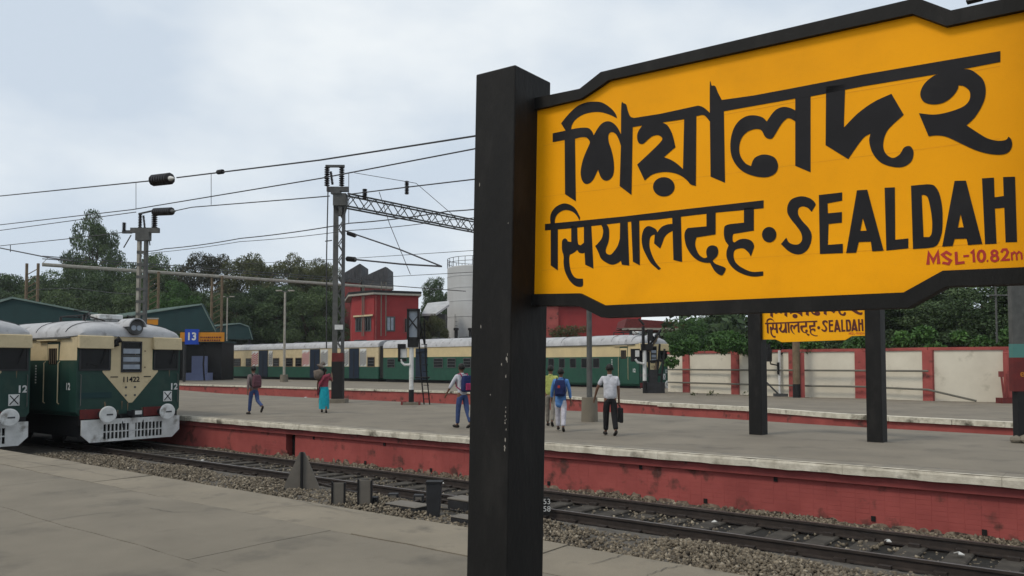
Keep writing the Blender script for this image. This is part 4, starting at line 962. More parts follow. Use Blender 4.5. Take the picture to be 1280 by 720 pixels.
# mast C : pale battened mast at left
DC = 40; pc = atD(175.5, 456, DC); zy = ZY(DC); k_ = DC / F; mC = empty('battened_mast', (pc.x, pc.y, 0), YAW)
for sg in (-1, 1):
    q = MB(); q.bx(sg * .17 - .065, sg * .17 + .065, -.12, .12, 0, zy(292)); q.build('channel', 'beam_pale' if sg < 0 else 'steel_grey', mC)
z = .5
while z < zy(296):
    q = MB(); q.bx(-.235, .235, -.14, -.11, z, z + .14); q.build('batten', 'steel_grey', mC); z += .62
q = MB(); q.bx(-.32, .36, -.16, .16, zy(300), zy(290)); q.bx(-15 * k_, 20 * k_, -.12, .12, zy(290), zy(284)); q.build('cross_arm', 'steel_grey', mC)
q = MB(); q.bx(-26 * k_, -14 * k_, -.05, .05, zy(291), zy(287)); q.build('side_bracket', 'steel_dark', mC)
for xx, y0, y1, r in ((-4, 284, 266, .10), (14, 284, 262, .15), (-24, 288, 277, .10)): insulator('insulator', (xx * k_, 0, zy(y0)), (xx * k_, 0, zy(y1)), r, mC)
insulator('insulator', (2 * k_, 0, zy(284)), (0, 0, zy(268)), .06, mC)
q = MB(); q.tube([(-6 * k_, 0, zy(266)), (12 * k_, 0, zy(262)), (16 * k_, 0, zy(262))], .05, None, 5); q.build('top_strap', 'steel_dark', mC)
q = MB(); q.tube([(-15 * k_, 0, zy(293)), (-24 * k_, 0, zy(309))], .03, None, 4); q.tube([(7 * k_, 0, zy(292)), (9 * k_, 0, zy(306))], .03, None, 4); q.build('stay', 'wire', mC)
q = MB(); q.bx(.0, 12 * k_, .3, .34, zy(420), zy(340)); q.build('rear_post', 'rust_tan', mC) if False else None
tag(mC, 'pale battened mast with insulators on top, rising behind train 11422', 'mast', 'overhead line masts')

# portal beam far behind
PS = 1.75
def portal(k): x = (-29.2 + 15.1 * k) * PS; Dk = (50 + 12 * k) * PS; p = FW * Dk + RT * x; return Vector((p.x, p.y, 0))
def kpx(px_): c = (px_ - 640) / F; return (29.2 + 50 * c) / (15.1 - 12 * c)
PZ = 1.75 + 6.27 * PS
pr = empty('portal_gantry', tuple(portal(0))); o0 = portal(0); ka, kb = kpx(50), kpx(490)
q = MB(); q.tube([portal(ka) - o0 + UP * PZ, portal(kb) - o0 + UP * PZ], .2, None, 6); q.build('main_beam', 'beam_pale', pr)
for dz in (.42, .62):
    q = MB(); q.tube([portal(ka) - o0 + UP * (PZ + dz * 1.5), portal(kb) - o0 + UP * (PZ + dz * 1.5)], .06, None, 4); q.build('upper_chord', 'steel_dark', pr)
for i in range(24):
    kk = ka + (kb - ka) * i / 24; q = MB(); q.tube([portal(kk) - o0 + UP * (PZ + .1), portal(kk + .02) - o0 + UP * (PZ + .95)], .035, None, 4); q.build('hanger_bar', 'rust_tan', pr)
for pxl in (38, 190, 270):
    kk = kpx(pxl); b_ = portal(kk) - o0
    for off in (-.62, .62):
        q = MB(); c_ = b_ + RT * off; q.tube([c_, c_ + UP * (PZ + .05)], .16, None, 4); q.build('leg', 'rust_tan', pr)
    q = MB(); z = 1.0
    while z < PZ - .6: q.tube([b_ + RT * -.62 + UP * z, b_ + RT * .62 + UP * (z + .7)], .05, None, 4); z += .7
    q.build('lacing', 'rust_tan', pr)
tag(pr, 'long pale horizontal gantry beam on tan lattice legs crossing in front of the trees', 'gantry')

# ------------------------------------------------------------------ overhead wires
def sag(a, b, s, n=14): return [a.lerp(b, i / n) - UP * (s * 4 * (i / n) * (1 - i / n)) for i in range(n + 1)]
def wire(pts, t, label, r=.016, s=0.0, tt=None, group='overhead wires'):
    P = [atT(a, b, (tt[i] if tt else t)) for i, (a, b) in enumerate(pts)]; out = []
    for i in range(len(P) - 1): out += sag(P[i], P[i + 1], s, 8)[: None if i == len(P) - 2 else -1]
    q = MB(); q.tube(out, r * .85, None, 5); return tag(q.build('overhead_wire', 'wire'), label, 'wire', group)
wire([(-60, 252), (0, 245), (188, 226)], 8.4, 'topmost overhead wire from the left edge up to the big black insulator', .017)
wire([(221, 222), (400, 200), (593, 170), (660, 158)], 8.4, 'topmost overhead wire from the big black insulator to the sign post', .017)
wire([(-60, 287), (0, 281), (165, 262), (400, 223), (593, 186), (660, 172)], 12.72, 'second overhead wire from the top, passing the tall mast head', .02)
wire([(-60, 294), (0, 288), (170, 265)], 12.9, 'overhead wire just under the second one, ending at the left mast', .018)
wire([(216, 264), (240, 259), (365, 249), (412, 245)], 20, 'wire from the long insulator of the left mast to the tall mast', .028)
wire([(435, 243), (508, 234), (593, 224), (660, 216)], 20, 'wire passing above the truss boom to the sign post', .028)
wire([(-40, 312), (12, 306), (80, 299), (158, 290)], 20, 'short wire reaching the leaning strut at the left edge', .028)
wire([(176, 314), (205, 311), (300, 298), (437, 279), (560, 264), (660, 252)], 20, 'wire crossing below the mast head, upper of a pair', .026, .05)
wire([(176, 317), (190, 316), (300, 302), (437, 288), (560, 275), (660, 262)], 22, 'wire crossing below the mast head, lower of a pair', .018, .05)
wire([(300, 330), (440, 323), (593, 313), (660, 309)], 30, 'thin wire above the sawtooth roofs', .018)
wire([(484, 346), (593, 340), (640, 338)], 30, 'thin wire above the red building reaching the tank top', .018)
wire([(430, 288), (450, 295), (500, 312), (552, 333)], 24, 'thick wire slanting down from the tall mast to the right', .04)
wire([(440, 324), (500, 330), (552, 333)], 24, 'thick nearly level wire from the tall mast to the right', .045)
wire([(462, 355), (540, 361), (582, 364)], 34, 'dark wire in front of the red building roof line', .03)
wire([(443, 216), (520, 229), (593, 292), (604, 303)], 24, 'thin slack jumper wire from the mast head over the boom', .016)
wire([(474, 240), (487, 280), (513, 343)], 24, 'thin jumper wire hanging from the boom to the roof line', .018)
wire([(-40, 304), (0, 310), (60, 322), (90, 326)], 22, 'thick strut wire at the left edge under the tree', .05)
wire([(40, 362), (90, 360), (140, 366), (170, 368)], 30, 'slack wire in front of the left trees', .025)
wire([(13, 306), (13, 315)], 22, 'short drop wire at the left edge', .03)
wire([(170, 228), (170, 262)], 12.0, 'vertical dropper above the left mast', .01)
wire([(264, 217), (264, 256)], 12.0, 'vertical dropper right of the big insulator', .01)
wire([(436, 216), (436, 279)], 22, 'vertical dropper right of the tall mast head', .018)
def ins_at(pxa, pya, pxb, pyb, t, r, label, n=9):
    o_ = tag(insulator('insulator', atT(pxa, pya, t), atT(pxb, pyb, t), r, n=n), label, 'insulator', 'wire insulators')
    q = MB(); a_, b_ = atT(pxa, pya, t), atT(pxb, pyb, t); q.tube([b_.lerp(a_, .14), b_.lerp(a_, -.2)], [r * .62, r * .15], None, 10); q.build('end_cap', 'paper' if n == 7 else 'steel_grey', o_)
ins_at(191.5, 225.6, 213, 223.2, 8.4, .125, 'big black ribbed insulator on the topmost wire', 7)
ins_at(193, 265, 215, 264, 20, .20, 'long dark insulator sticking out right of the left mast top')
ins_at(435, 291.5, 444, 294.5, 24, .10, 'dark insulator on the slanting wire beside the tall mast')
ins_at(434, 323.5, 444, 324.5, 24, .12, 'dark insulator on the level wire beside the tall mast')

# ------------------------------------------------------------------ trees and foliage
def leaf_mesh(name, m, cents, rads, n, size, flat=.8, parent=None, seed=0):
    r = np.random.default_rng(seed); k = len(cents); cents = np.array(cents, float); rads = np.array(rads, float)
    pr_ = rads ** 2 / (rads ** 2).sum(); idx = r.choice(k, n, p=pr_); d = r.normal(size=(n, 3)); d /= np.linalg.norm(d, axis=1)[:, None]
    rr = rads[idx] * (r.uniform(.35, 1, n) ** .5) * r.uniform(.85, 1.12, n); P = cents[idx] + d * rr[:, None] * np.array([1, 1, flat])
    t1 = r.normal(size=(n, 3)); t1 /= np.linalg.norm(t1, axis=1)[:, None]; t2 = np.cross(t1, r.normal(size=(n, 3))); t2 /= np.linalg.norm(t2, axis=1)[:, None]
    s_ = size * r.uniform(.6, 1.4, n)[:, None]
    V = np.stack([P - t1 * s_, P + t2 * s_ * .45, P + t1 * s_, P - t2 * s_ * .45], 1).reshape(-1, 3)
    ct = r.uniform(-.22, .22, k); tint = np.clip(.45 + ct[idx] + r.normal(0, .16, n), 0, 1)
    return np_mesh(name, V, np.arange(4 * n).reshape(-1, 4), m, np.repeat(tint, 4), parent)
TREEV = {}
def tree_proto(kind, m, seed):
    r = random.Random(seed); root = empty('tree')
    k = 90 if kind == 'round' else 60; ce, ra = [], []
    for i in range(k):
        while True:
            x, y, z = r.uniform(-1, 1), r.uniform(-1, 1), r.uniform(-1, 1)
            if .25 < x * x + y * y + z * z < 1: break
        if kind == 'round': ce.append((x * .84, y * .84, 1.22 + z * .80)); ra.append(r.uniform(.17, .32))
        elif kind == 'airy':
            zz = 1.35 + z * .72; f = 1 - .12 * max(0, z); ce.append((x * .78 * f + .16 * z, y * .75 * f, zz)); ra.append(r.uniform(.16, .28))
    o = leaf_mesh('crown', m, ce, ra, 52000 if kind == 'round' else 30000, .0205, .5, root, seed)
    q = MB(); q.tube([(0, 0, 0), (.02, .01, .5), (-.02, .02, 1.1), (.01, 0, 1.6)], [.07, .055, .035, .012], None, 8); tr = q.build('trunk', 'bark', root, True)
    for i in range(8):
        c = Vector(ce[r.randrange(k)]); z0 = r.uniform(.45, 1.1)
        q = MB(); q.tube([(0, 0, z0), tuple(Vector((0, 0, z0)).lerp(c, .5) + Vector((0, 0, -.05))), tuple(c)], [.03, .018, .006], None, 5); q.build('limb', 'bark', tr, True)
    return root
def place_tree(key, kind, m, px_, ytop, D, hw, label, rz=0, seed=1, group='trees behind the station'):
    p = atD(px_, 456, D); zt_ = CAMZ + (HZ - ytop) * D / F; W_t = hw * 1.25 * D / F
    if key not in TREEV: TREEV[key] = tree_proto(kind, m, seed); r_ = TREEV[key]
    else: r_ = copy_tree(TREEV[key])
    hgt = 2.2
    r_.location = (p.x, p.y, -1); r_.scale = (W_t, W_t, (zt_ + 1) / hgt); r_.rotation_euler = (0, 0, rz); tag(r_, label, 'tree', group); return r_
TL = [ # key kind material px ytop D halfwidth label
 ('a1', 'airy', 'leaf_mid', 112, 253, 150, 34, 'tall feathery tree rising above all others behind the left mast', 91),
 ('r1', 'round', 'leaf_dark', 20, 330, 135, 45, 'dark bushy tree at the left edge under the strut wire', 11),
 ('r2', 'round', 'leaf_mid', 75, 326, 138, 42, 'green tree left of the tall feathery tree, beside the gantry leg', 12),
 ('r3', 'round', 'leaf_dark', 140, 328, 128, 44, 'dark tree standing below the tall feathery tree', 0),
 ('r2', 'round', 'leaf_mid', 190, 304, 140, 36, 'rounded green tree just behind the left mast top', 0),
 ('r4', 'round', 'leaf_vivid', 222, 342, 118, 32, 'bright green shrub like tree over the gabled canopy', 13),
 ('r5', 'round', 'leaf_brown', 262, 305, 135, 36, 'dark brownish tree behind the gantry beam, left of the olive tree', 14),
 ('r6', 'round', 'leaf_olive', 312, 308, 132, 38, 'olive green tree behind the thin lamp post', 15),
 ('r7', 'round', 'leaf_olive', 362, 305, 130, 34, 'olive tree with reddish top behind the white lamp post', 16),
 ('r6', 'round', 'leaf_olive', 398, 314, 128, 30, 'olive tree directly left of the tall lattice mast', 0),
 ('r1', 'round', 'leaf_dark', 345, 345, 122, 42, 'lower dark tree behind the far train and the white lamp post', 0),
 ('r3', 'round', 'leaf_dark', 295, 355, 120, 36, 'lower dark tree behind the small green canopy', 0),
 ('r8', 'round', 'leaf_mid', 392, 352, 119, 36, 'lower mid green tree behind the tall lattice mast', 17),
 ('r8', 'round', 'leaf_mid', 170, 348, 121, 40, 'lower green tree behind the roof of train 11422', 0),
 ('r2', 'round', 'leaf_mid', 60, 352, 122, 42, 'lower green tree above the left canopy ridge', 0),
 ('r1', 'round', 'leaf_dark', 245, 352, 126, 34, 'dark tree behind the bright green shrub', 0),
 ('r3', 'round', 'leaf_dark', -20, 345, 122, 44, 'dark tree cut by the left picture edge', 0),
 ('r1', 'round', 'leaf_dark', 428, 345, 135, 26, 'dark tree glimpsed between the tall mast and the sawtooth sheds', 0),
 ('r5', 'round', 'leaf_dark', 548, 340, 140, 22, 'dark tree behind the sheet roof, left of the water tank', 0),
 ('r6', 'round', 'leaf_olive', 543, 388, 101, 17, 'olive bush between the red building and the water tank', 0),
 ('r8', 'round', 'leaf_mid', 524, 392, 104, 14, 'green bush at the right wall of the red building', 0),
 ('r4', 'round', 'leaf_vivid', 868, 392, 74, 34, 'bright green bushy tree behind the wall, right of the brown shelter', 0),
 ('r1', 'round', 'leaf_dark', 900, 380, 82, 32, 'dark tree under the large board, left of the second board', 0),
 ('r8', 'round', 'leaf_mid', 985, 388, 72, 50, 'green tree behind the small yellow board', 0),
 ('r3', 'round', 'leaf_dark', 1065, 370, 66, 60, 'dark tree between the small board and the right post', 0),
 ('r1', 'round', 'leaf_dark', 1150, 345, 60, 75, 'large dark tree behind the wall, right of the second board', 0),
 ('r3', 'round', 'leaf_dark', 1230, 330, 56, 85, 'large nearly black tree at the right picture edge', 0),
 ('r1', 'round', 'leaf_dark', 1330, 335, 52, 85, 'dark tree beyond the right picture edge', 0),
 ('r8', 'round', 'leaf_mid', 820, 400, 92, 30, 'green tree behind the brown shelter roof', 0),
 ('r5', 'round', 'leaf_brown', 1110, 385, 62, 45, 'brownish dark low tree behind the second board post', 0),
]
for i, (key, kind, m_, px_, yt, D, hw, lab, seed) in enumerate(TL): place_tree(key + m_, kind, m_, px_, yt, D, hw, lab, rz=i * 1.3, seed=seed or i + 40)
# far wooded belt behind everything
ce, ra = [], []
for i in range(90):
    px_ = random.uniform(-80, 470); p = atD(px_, 456, random.uniform(150, 165)); ce.append((p.x, p.y, random.uniform(0, 13))); ra.append(random.uniform(3, 5))
for i in range(70):
    px_ = random.uniform(850, 1450); p = atD(px_, 456, random.uniform(74, 82)); ce.append((p.x, p.y, random.uniform(0, 7.0))); ra.append(random.uniform(1.6, 2.8))
tag(leaf_mesh('far_woods', 'leaf_dark', ce, ra, 60000, .42, .8, None, 5), 'dark mass of far woodland behind the trees', 'woods', kind='stuff')
# creepers hanging over the boundary wall
ce, ra = [], []
for i in range(len(WPT) - 1):
    a, b = WPT[i], WPT[i + 1]; n_ = max(3, int((b - a).length / .55))
    for j in range(n_):
        p = a.lerp(b, random.random()); back = (p - CP); back.z = 0; back.normalize()
        ce.append(tuple(p + back * random.uniform(.3, 1.8) + UP * random.uniform(2.3, 3.3))); ra.append(random.uniform(.3, .75))
for px_, z_, r_0 in ((860, 2.8, .6), (848, 2.6, .5), (840, 1.9, .4), (1076, 2.4, .6), (1070, 2.75, .7), (1082, 2.1, .45), (930, 2.8, .6), (905, 2.9, .7)):
    p = at(px_, 494, 0); ce.append((p.x, p.y, z_)); ra.append(r_0)
tag(leaf_mesh('creepers', 'leaf_vivid', ce, ra, 26000, .11, .8, None, 8), 'bright green creepers spilling over the red wall coping', 'creepers', kind='stuff')
ce, ra = [], []
for i in range(26):
    p = atD(random.uniform(690, 730), 456, 97); ce.append((p.x, p.y, random.uniform(4.6, 6.2))); ra.append(.7)
for px_ in (868, 890, 935, 965, 1030, 1048, 1060):
    p = at(px_, 494, 0); n = (CP - p); n.z = 0; n.normalize(); p = p + n * .4; ce.append((p.x, p.y, .05)); ra.append(random.uniform(.2, .4))
tag(leaf_mesh('weeds', 'leaf_olive', ce, ra, 3500, .10, .6, None, 9), 'low weeds at the wall foot and behind the far train', 'weeds', kind='stuff')

# ------------------------------------------------------------------ people
def skin(name, J, E, m, parent, sub=2, root=0):
    keys = list(J); me = bpy.data.meshes.new(name); me.from_pydata([J[k][0] for k in keys], [(keys.index(a), keys.index(b)) for a, b in E], []); me.materials.append(M[m])
    o = link(name, me, parent); md = o.modifiers.new('skin', 'SKIN'); md.use_smooth_shade = True
    for i, k in enumerate(keys):
        r = J[k][1]; me.skin_vertices[0].data[i].radius = r if isinstance(r, tuple) else (r, r)
    me.skin_vertices[0].data[root].use_root = True
    sb = o.modifiers.new('subdivision', 'SUBSURF'); sb.levels = sb.render_levels = sub
    return o
def person(label, px_, py_, height, head, legs, arms, top, bottom, sleeve=.5, loose=1.0, hairlong=False, sandals=True, kurta=False, skirt=False, lean=0.04, lift=(0, 0), D=None, pe=1.0):
    p = at(px_, py_, 0) if D is None else atD(px_, 456, D); p.z = 0
    root = empty('person', tuple(p), YAW + head); s = height / 1.70; root.scale = (s, s, s)
    V3 = lambda x, y, z: Vector((x, y, z))
    J = {}; pel = V3(0, 0, .93)
    chest = V3(0, lean * .8, 1.30); neck = V3(0, lean, 1.44)
    L = {}
    for i, sg in ((0, -1), (1, 1)):
        a, kf = legs[i]; hip = V3(sg * .09, 0, .90); th = .42; sh = .41
        kn = hip + V3(0, math.sin(R(a)) * th, -math.cos(R(a)) * th); b = a - kf
        an = kn + V3(0, math.sin(R(b)) * sh, -math.cos(R(b)) * sh); f = b * .9 if b < -15 else 0
        toe = an + V3(0, math.cos(R(f)) * .15, math.sin(R(f)) * .15 - .035); L[sg] = (hip, kn, an, toe, R(f))
    low = min(min(L[k][2].z - .07 for k in L), min(L[k][3].z - .03 for k in L)); up_ = V3(0, 0, -low)
    A = {}
    for i, sg in ((0, -1), (1, 1)):
        a, out, ef = arms[i]; shd = V3(sg * .175, lean, 1.37)
        d1 = V3(sg * math.sin(R(out)) * math.cos(R(a)), math.sin(R(a)), -math.cos(R(a)) * math.cos(R(out))); el = shd + d1 * .28
        b = a + ef; o2 = out * (.4 if ef < 90 else .2); d2 = V3(sg * math.sin(R(o2)) * math.cos(R(b)), math.sin(R(b)), -math.cos(R(b)) * math.cos(R(o2))); wr = el + d2 * .25; A[sg] = (shd, el, wr, wr + d2 * .08, d2)
    def u(v): return tuple(v + up_)
    J = {'pel': (u(pel), (.12, .09)), 'chest': (u(chest), (.13, .09)), 'neck': (u(neck), .05), 'hb': (u(neck + V3(0, .015, .06)), .055), 'h1': (u(neck + V3(0, .025, .12)), (.070, .085)), 'h2': (u(neck + V3(0, .02, .19)), (.073, .088)), 'h3': (u(neck + V3(0, .01, .245)), .045)}
    E = [('pel', 'chest'), ('chest', 'neck'), ('neck', 'hb'), ('hb', 'h1'), ('h1', 'h2'), ('h2', 'h3')]
    for sg, n_ in ((-1, 'l'), (1, 'r')):
        hip, kn, an, toe, f = L[sg]
        J[n_ + 'hip'] = (u(hip), .078); J[n_ + 'kn'] = (u(kn), .052); J[n_ + 'an'] = (u(an), .034); J[n_ + 'toe'] = (u(toe), (.033, .022)); E += [('pel', n_ + 'hip'), (n_ + 'hip', n_ + 'kn'), (n_ + 'kn', n_ + 'an'), (n_ + 'an', n_ + 'toe')]
        sh_, el, wr, pm, d2 = A[sg]
        J[n_ + 'sh'] = (u(sh_), .052); J[n_ + 'el'] = (u(el), .038); J[n_ + 'wr'] = (u(wr), .024); J[n_ + 'pm'] = (u(pm), (.032, .016)); E += [('chest', n_ + 'sh'), (n_ + 'sh', n_ + 'el'), (n_ + 'el', n_ + 'wr'), (n_ + 'wr', n_ + 'pm')]
        side = V3(0, 1, 0) if abs(d2.y) < .8 else V3(0, 0, 1)
        for q_ in range(4):
            off = side * ((q_ - 1.5) * .018); b1 = pm + off + d2 * .02; t1 = b1 + d2 * (.035 - .004 * abs(q_ - 1.4)) - V3(sg * .006, 0, 0); t2 = t1 + d2 * .028 - V3(sg * .016, 0, 0)
            for nm_, pt in (('a', b1), ('b', t1), ('c', t2)): J[f'{n_}f{q_}{nm_}'] = (u(pt), .0085)
            E += [(n_ + 'pm', f'{n_}f{q_}a'), (f'{n_}f{q_}a', f'{n_}f{q_}b'), (f'{n_}f{q_}b', f'{n_}f{q_}c')]
        tb_ = (wr + pm) / 2 + side * .03 - V3(sg * .01, 0, 0); J[n_ + 'ta'] = (u(tb_), .010); J[n_ + 'tb'] = (u(tb_ + d2 * .04 + side * .012), .009); E += [(n_ + 'wr', n_ + 'ta'), (n_ + 'ta', n_ + 'tb')]
    skin('body', J, E, 'skin', root, 1)
    hd = neck + V3(0, .02, .165) + up_
    # face : nose, ears, eyes, mouth
    q = MB(); q.tube([hd + V3(0, .085, .02), hd + V3(0, .112, -.02)], [.008, .014], None, 6); q.build('nose', 'skin', root)
    for sg in (-1, 1):
        q = MB(); q.tube([hd + V3(sg * .07, -.005, -.02), hd + V3(sg * .088, -.008, .0), hd + V3(sg * .078, -.005, .025)], [.014, .02, .012], None, 8); q.build('ear', 'skin', root, True)
        q = MB(); q.tube([hd + V3(sg * .03, .082, .012), hd + V3(sg * .03, .092, .012)], .009, None, 8); q.build('eye', 'dark', root)
    q = MB(); q.box(hd + V3(0, .088, -.055), (.045, .01, .008)); q.build('mouth', 'maroon', root)
    # hair cap
    bm = bmesh.new(); bmesh.ops.create_icosphere(bm, subdivisions=3, radius=1)
    for v in list(bm.verts):
        if v.co.y > .35 and v.co.z < .35: bm.verts.remove(v)
        elif v.co.z < -.62: bm.verts.remove(v)
    for v in bm.verts:
        k = 1 + random.uniform(-.03, .03); v.co = Vector((v.co.x * .090 * k, v.co.y * .105 * k - .012, v.co.z * .112 * k + .012)) + hd
    me = bpy.data.meshes.new('hair'); bm.to_mesh(me); bm.free(); me.materials.append(M['hair']); me.polygons.foreach_set('use_smooth', [True] * len(me.polygons)); hr = link('hair', me, root)
    sd = hr.modifiers.new('solid', 'SOLIDIFY'); sd.thickness = .012
    if hairlong:
        q = MB(); q.tube([hd + V3(0, -.09, -.02), hd + V3(0, -.12, -.08), hd + V3(0, -.10, -.2)], [.04, .035, .01], None, 8); q.build('braid', 'hair', root, True)
    # shirt
    lo = .62 if kurta else .84
    Js = {'a': (u(V3(0, 0, lo)), (.165 * loose, .125 * loose) if kurta else (.155 * loose, .105 * loose)), 'b': (u(V3(0, .0, .98)), (.155 * loose, .115 * loose)), 'c': (u(V3(0, lean * .5, 1.15)), (.150 * loose, .108 * loose)), 'd': (u(chest), (.165, .108)), 'e': (u(neck + V3(0, -.005, -.025)), .068)}
    Es = [('a', 'b'), ('b', 'c'), ('c', 'd'), ('d', 'e')]
    for sg, n_ in ((-1, 'l'), (1, 'r')):
        sh_, el, wr, pm, d2 = A[sg]; Js[n_ + '1'] = (u(sh_), .066)
        if sleeve <= .6: Js[n_ + '2'] = (u(sh_.lerp(el, .72)), .062); Es += [('d', n_ + '1'), (n_ + '1', n_ + '2')]
        else:
            Js[n_ + '2'] = (u(el), .052); Js[n_ + '3'] = (u(el.lerp(wr, .85 if sleeve > .9 else .4)), .042); Es += [('d', n_ + '1'), (n_ + '1', n_ + '2'), (n_ + '2', n_ + '3')]
    skin('shirt', Js, Es, top, root, 2)
    q = MB(); c_ = neck + up_; q.tube([c_ + V3(0, -.005, -.03), c_ + V3(0, .0, .02)], [.072, .06], None, 12); q.build('collar', top, root, True)
    if skirt:
        q = MB(); n1 = 20; vs = []; prof_ = [(.98, .155, .12), (.75, .185, .16), (.45, .185, .17), (.14, .19, .20)]
        for z, rx, ry in prof_:
            for k in range(n1):
                a = 2 * math.pi * k / n1; wv = 1 + .10 * math.sin(a * 6 + z * 3) * (1 - z); vs.append(Vector((rx * math.cos(a) * wv, ry * math.sin(a) * wv, z)) + up_)
        q.add(vs, [(i * n1 + k, i * n1 + (k + 1) % n1, (i + 1) * n1 + (k + 1) % n1, (i + 1) * n1 + k) for i in range(3) for k in range(n1)]); q.build('skirt', bottom, root, True)
    else:
        Jt = {'p': (u(V3(0, -.005, .95)), (.135, .10)), 'q': (u(V3(0, 0, .88)), (.13, .10))}; Et = [('p', 'q')]
        for sg, n_ in ((-1, 'l'), (1, 'r')):
            hip, kn, an, toe, f = L[sg]
            Jt[n_ + '1'] = (u(hip - V3(0, 0, .05)), .092 * pe); Jt[n_ + '2'] = (u(kn), .070 * pe); Jt[n_ + '3'] = (u(kn.lerp(an, .55)), .062 * pe); Jt[n_ + '4'] = (u(kn.lerp(an, .93)), .058 * pe); Et += [('q', n_ + '1'), (n_ + '1', n_ + '2'), (n_ + '2', n_ + '3'), (n_ + '3', n_ + '4')]
        skin('trousers', Jt, Et, bottom, root, 2)
    for sg in (-1, 1):
        hip, kn, an, toe, f = L[sg]; a_ = an + up_; t_ = toe + up_; d = (t_ - a_).normalized(); d.z = d.z if abs(f) > .2 else 0; d.normalize()
        q = MB(); q.tube([a_ - d * .05 - UP * .035, a_ - UP * .035 + d * .02, t_ + d * .0 - UP * .0, t_ + d * .05], [.034, .042, .040, .022], None, 10); q.build('shoe', 'shoe', root, True)
    root['label'] = label; root['category'] = 'person'; root['group'] = 'pedestrians on the middle platform'
    return root, up_, A
def backpack(root, up_, m, label, hz_=1.18, size=(.30, .15, .44), m2=None):
    r_ = empty('backpack', tuple(root.location), root.rotation_euler.z); r_.scale = root.scale
    bm = bmesh.new(); bmesh.ops.create_cube(bm, size=1)
    bmesh.ops.subdivide_edges(bm, edges=bm.edges, cuts=3, use_grid_fill=True)
    for v in bm.verts:
        l = v.co.copy(); k = 1 - .16 * (abs(l.z) * 2) ** 3 - .12 * (abs(l.x) * 2) ** 2 * (1 if l.y < 0 else 0); v.co = Vector((l.x * size[0] * (1 - .15 * max(0, l.z * 2) ** 2), l.y * size[1] * k * (1.15 - .3 * l.z), l.z * size[2])) + Vector((0, -.125 - size[1] / 2, hz_)) + up_
    me = bpy.data.meshes.new('bag'); bm.to_mesh(me); bm.free(); me.materials.append(M[m]); me.polygons.foreach_set('use_smooth', [True] * len(me.polygons)); b = link('bag', me, r_); s_ = b.modifiers.new('sub', 'SUBSURF'); s_.levels = s_.render_levels = 2
    q = MB(); q.box(Vector((0, -.145 - size[1], hz_ - .08)) + up_, (size[0] * .7, .05, size[2] * .42)); pk = q.build('pocket', m2 or m, r_); bevel(pk, .02, 2)
    for sg in (-1, 1):
        q = MB(); q.tube([Vector(p_) + up_ for p_ in ((sg * .10, -.11, hz_ + .18), (sg * .105, -.06, hz_ + .265), (sg * .11, .06, hz_ + .25), (sg * .12, .145, hz_ + .1), (sg * .15, .08, hz_ - .08), (sg * .13, -.10, hz_ - .17))], .017, None, 6); q.build('strap', m2 or 'dark', r_, True)
    tag(r_, label, 'backpack', 'backpacks worn by pedestrians'); return r_
r1, u1, A1 = person('pedestrian in a grey shirt and blue jeans walking away at the far left', 317, 518, 1.70, .8, ((12, 4), (-14, 48)), ((-12, 10, 12), (14, 12, 20)), 'cloth_grey', 'jeans', .95)
backpack(r1, u1, 'bag_maroon', 'dark maroon backpack on the pedestrian in the grey shirt')
r2, u2_, A2_ = person('woman in a turquoise skirt and rose top carrying a sack at her shoulder', 405, 516, 1.62, .15, ((8, 4), (-8, 10)), ((10, 16, 20), (40, 30, 115)), 'cloth_rose', 'cloth_turq', .5, loose=1.05, hairlong=True, skirt=True)
sk_ = empty('sack', tuple(r2.location), YAW + .15); q = MB(); q.tube([Vector(p_) + u2_ for p_ in ((-.16, -.02, 1.18), (-.20, -.05, 1.3), (-.2, -.06, 1.5), (-.15, -.05, 1.68), (-.08, -.03, 1.76))], [.08, .17, .19, .15, .05], None, 12); s_ = q.build('cloth', 'sack', sk_, True)
q = MB(); q.tube([Vector((-.08, -.03, 1.75)) + u2_, Vector((.0, .0, 1.80)) + u2_], [.05, .07], None, 8); q.build('knot', 'sack', sk_, True); tag(sk_, 'bulging brown sack on the shoulder of the woman in turquoise', 'sack')
sh_ = empty('shawl', tuple(r2.location), YAW + .15); q = MB(); q.tube([Vector(p_) + u2_ for p_ in ((.20, .0, 1.38), (.0, -.14, 1.3), (-.14, -.12, 1.05), (-.20, -.06, .8), (-.22, -.05, .62))], [.05, .075, .06, .05, .03], None, 8); q.build('cloth', 'cloth_rose', sh_, True)
tag(sh_, 'rose red shawl trailing at the side of the woman in turquoise', 'shawl')
r3, u3, A3 = person('pedestrian in a white shirt and jeans beside the large sign post', 578, 535, 1.76, .7, ((10, 6), (-10, 16)), ((22, 22, 12), (-14, 14, 12)), 'cloth_white', 'jeans', .8)
backpack(r3, u3, 'bag_navy', 'navy and pink backpack on the pedestrian beside the large sign post', m2='bag_pink')
r4, u4, A4 = person('pedestrian in a lime yellow shirt partly hidden behind the person in blue', 688, 532.5, 1.72, -.2, ((8, 4), (-12, 18)), ((10, 12, 16), (-10, 12, 14)), 'cloth_lime', 'khaki', .8)
r5, u5, A5 = person('pedestrian in a long blue kurta and white trousers walking away', 701, 539, 1.64, -.15, ((16, 6), (-14, 10)), ((8, 14, 18), (-8, 14, 14)), 'cloth_blue', 'cloth_trouser_white', .95, kurta=True, loose=1.05, pe=1.1)
backpack(r5, u5, 'bag_navy', 'navy backpack with a red patch on the pedestrian in blue', m2='bag_navy')
q = MB(); q.box(Vector((-.02, -.352, 1.22)) + u5, (.06, .012, .07)); pt = q.build('patch', 'red_bright', bpy.data.objects[[o.name for o in bpy.data.objects if o.name.startswith('backpack')][-1]])
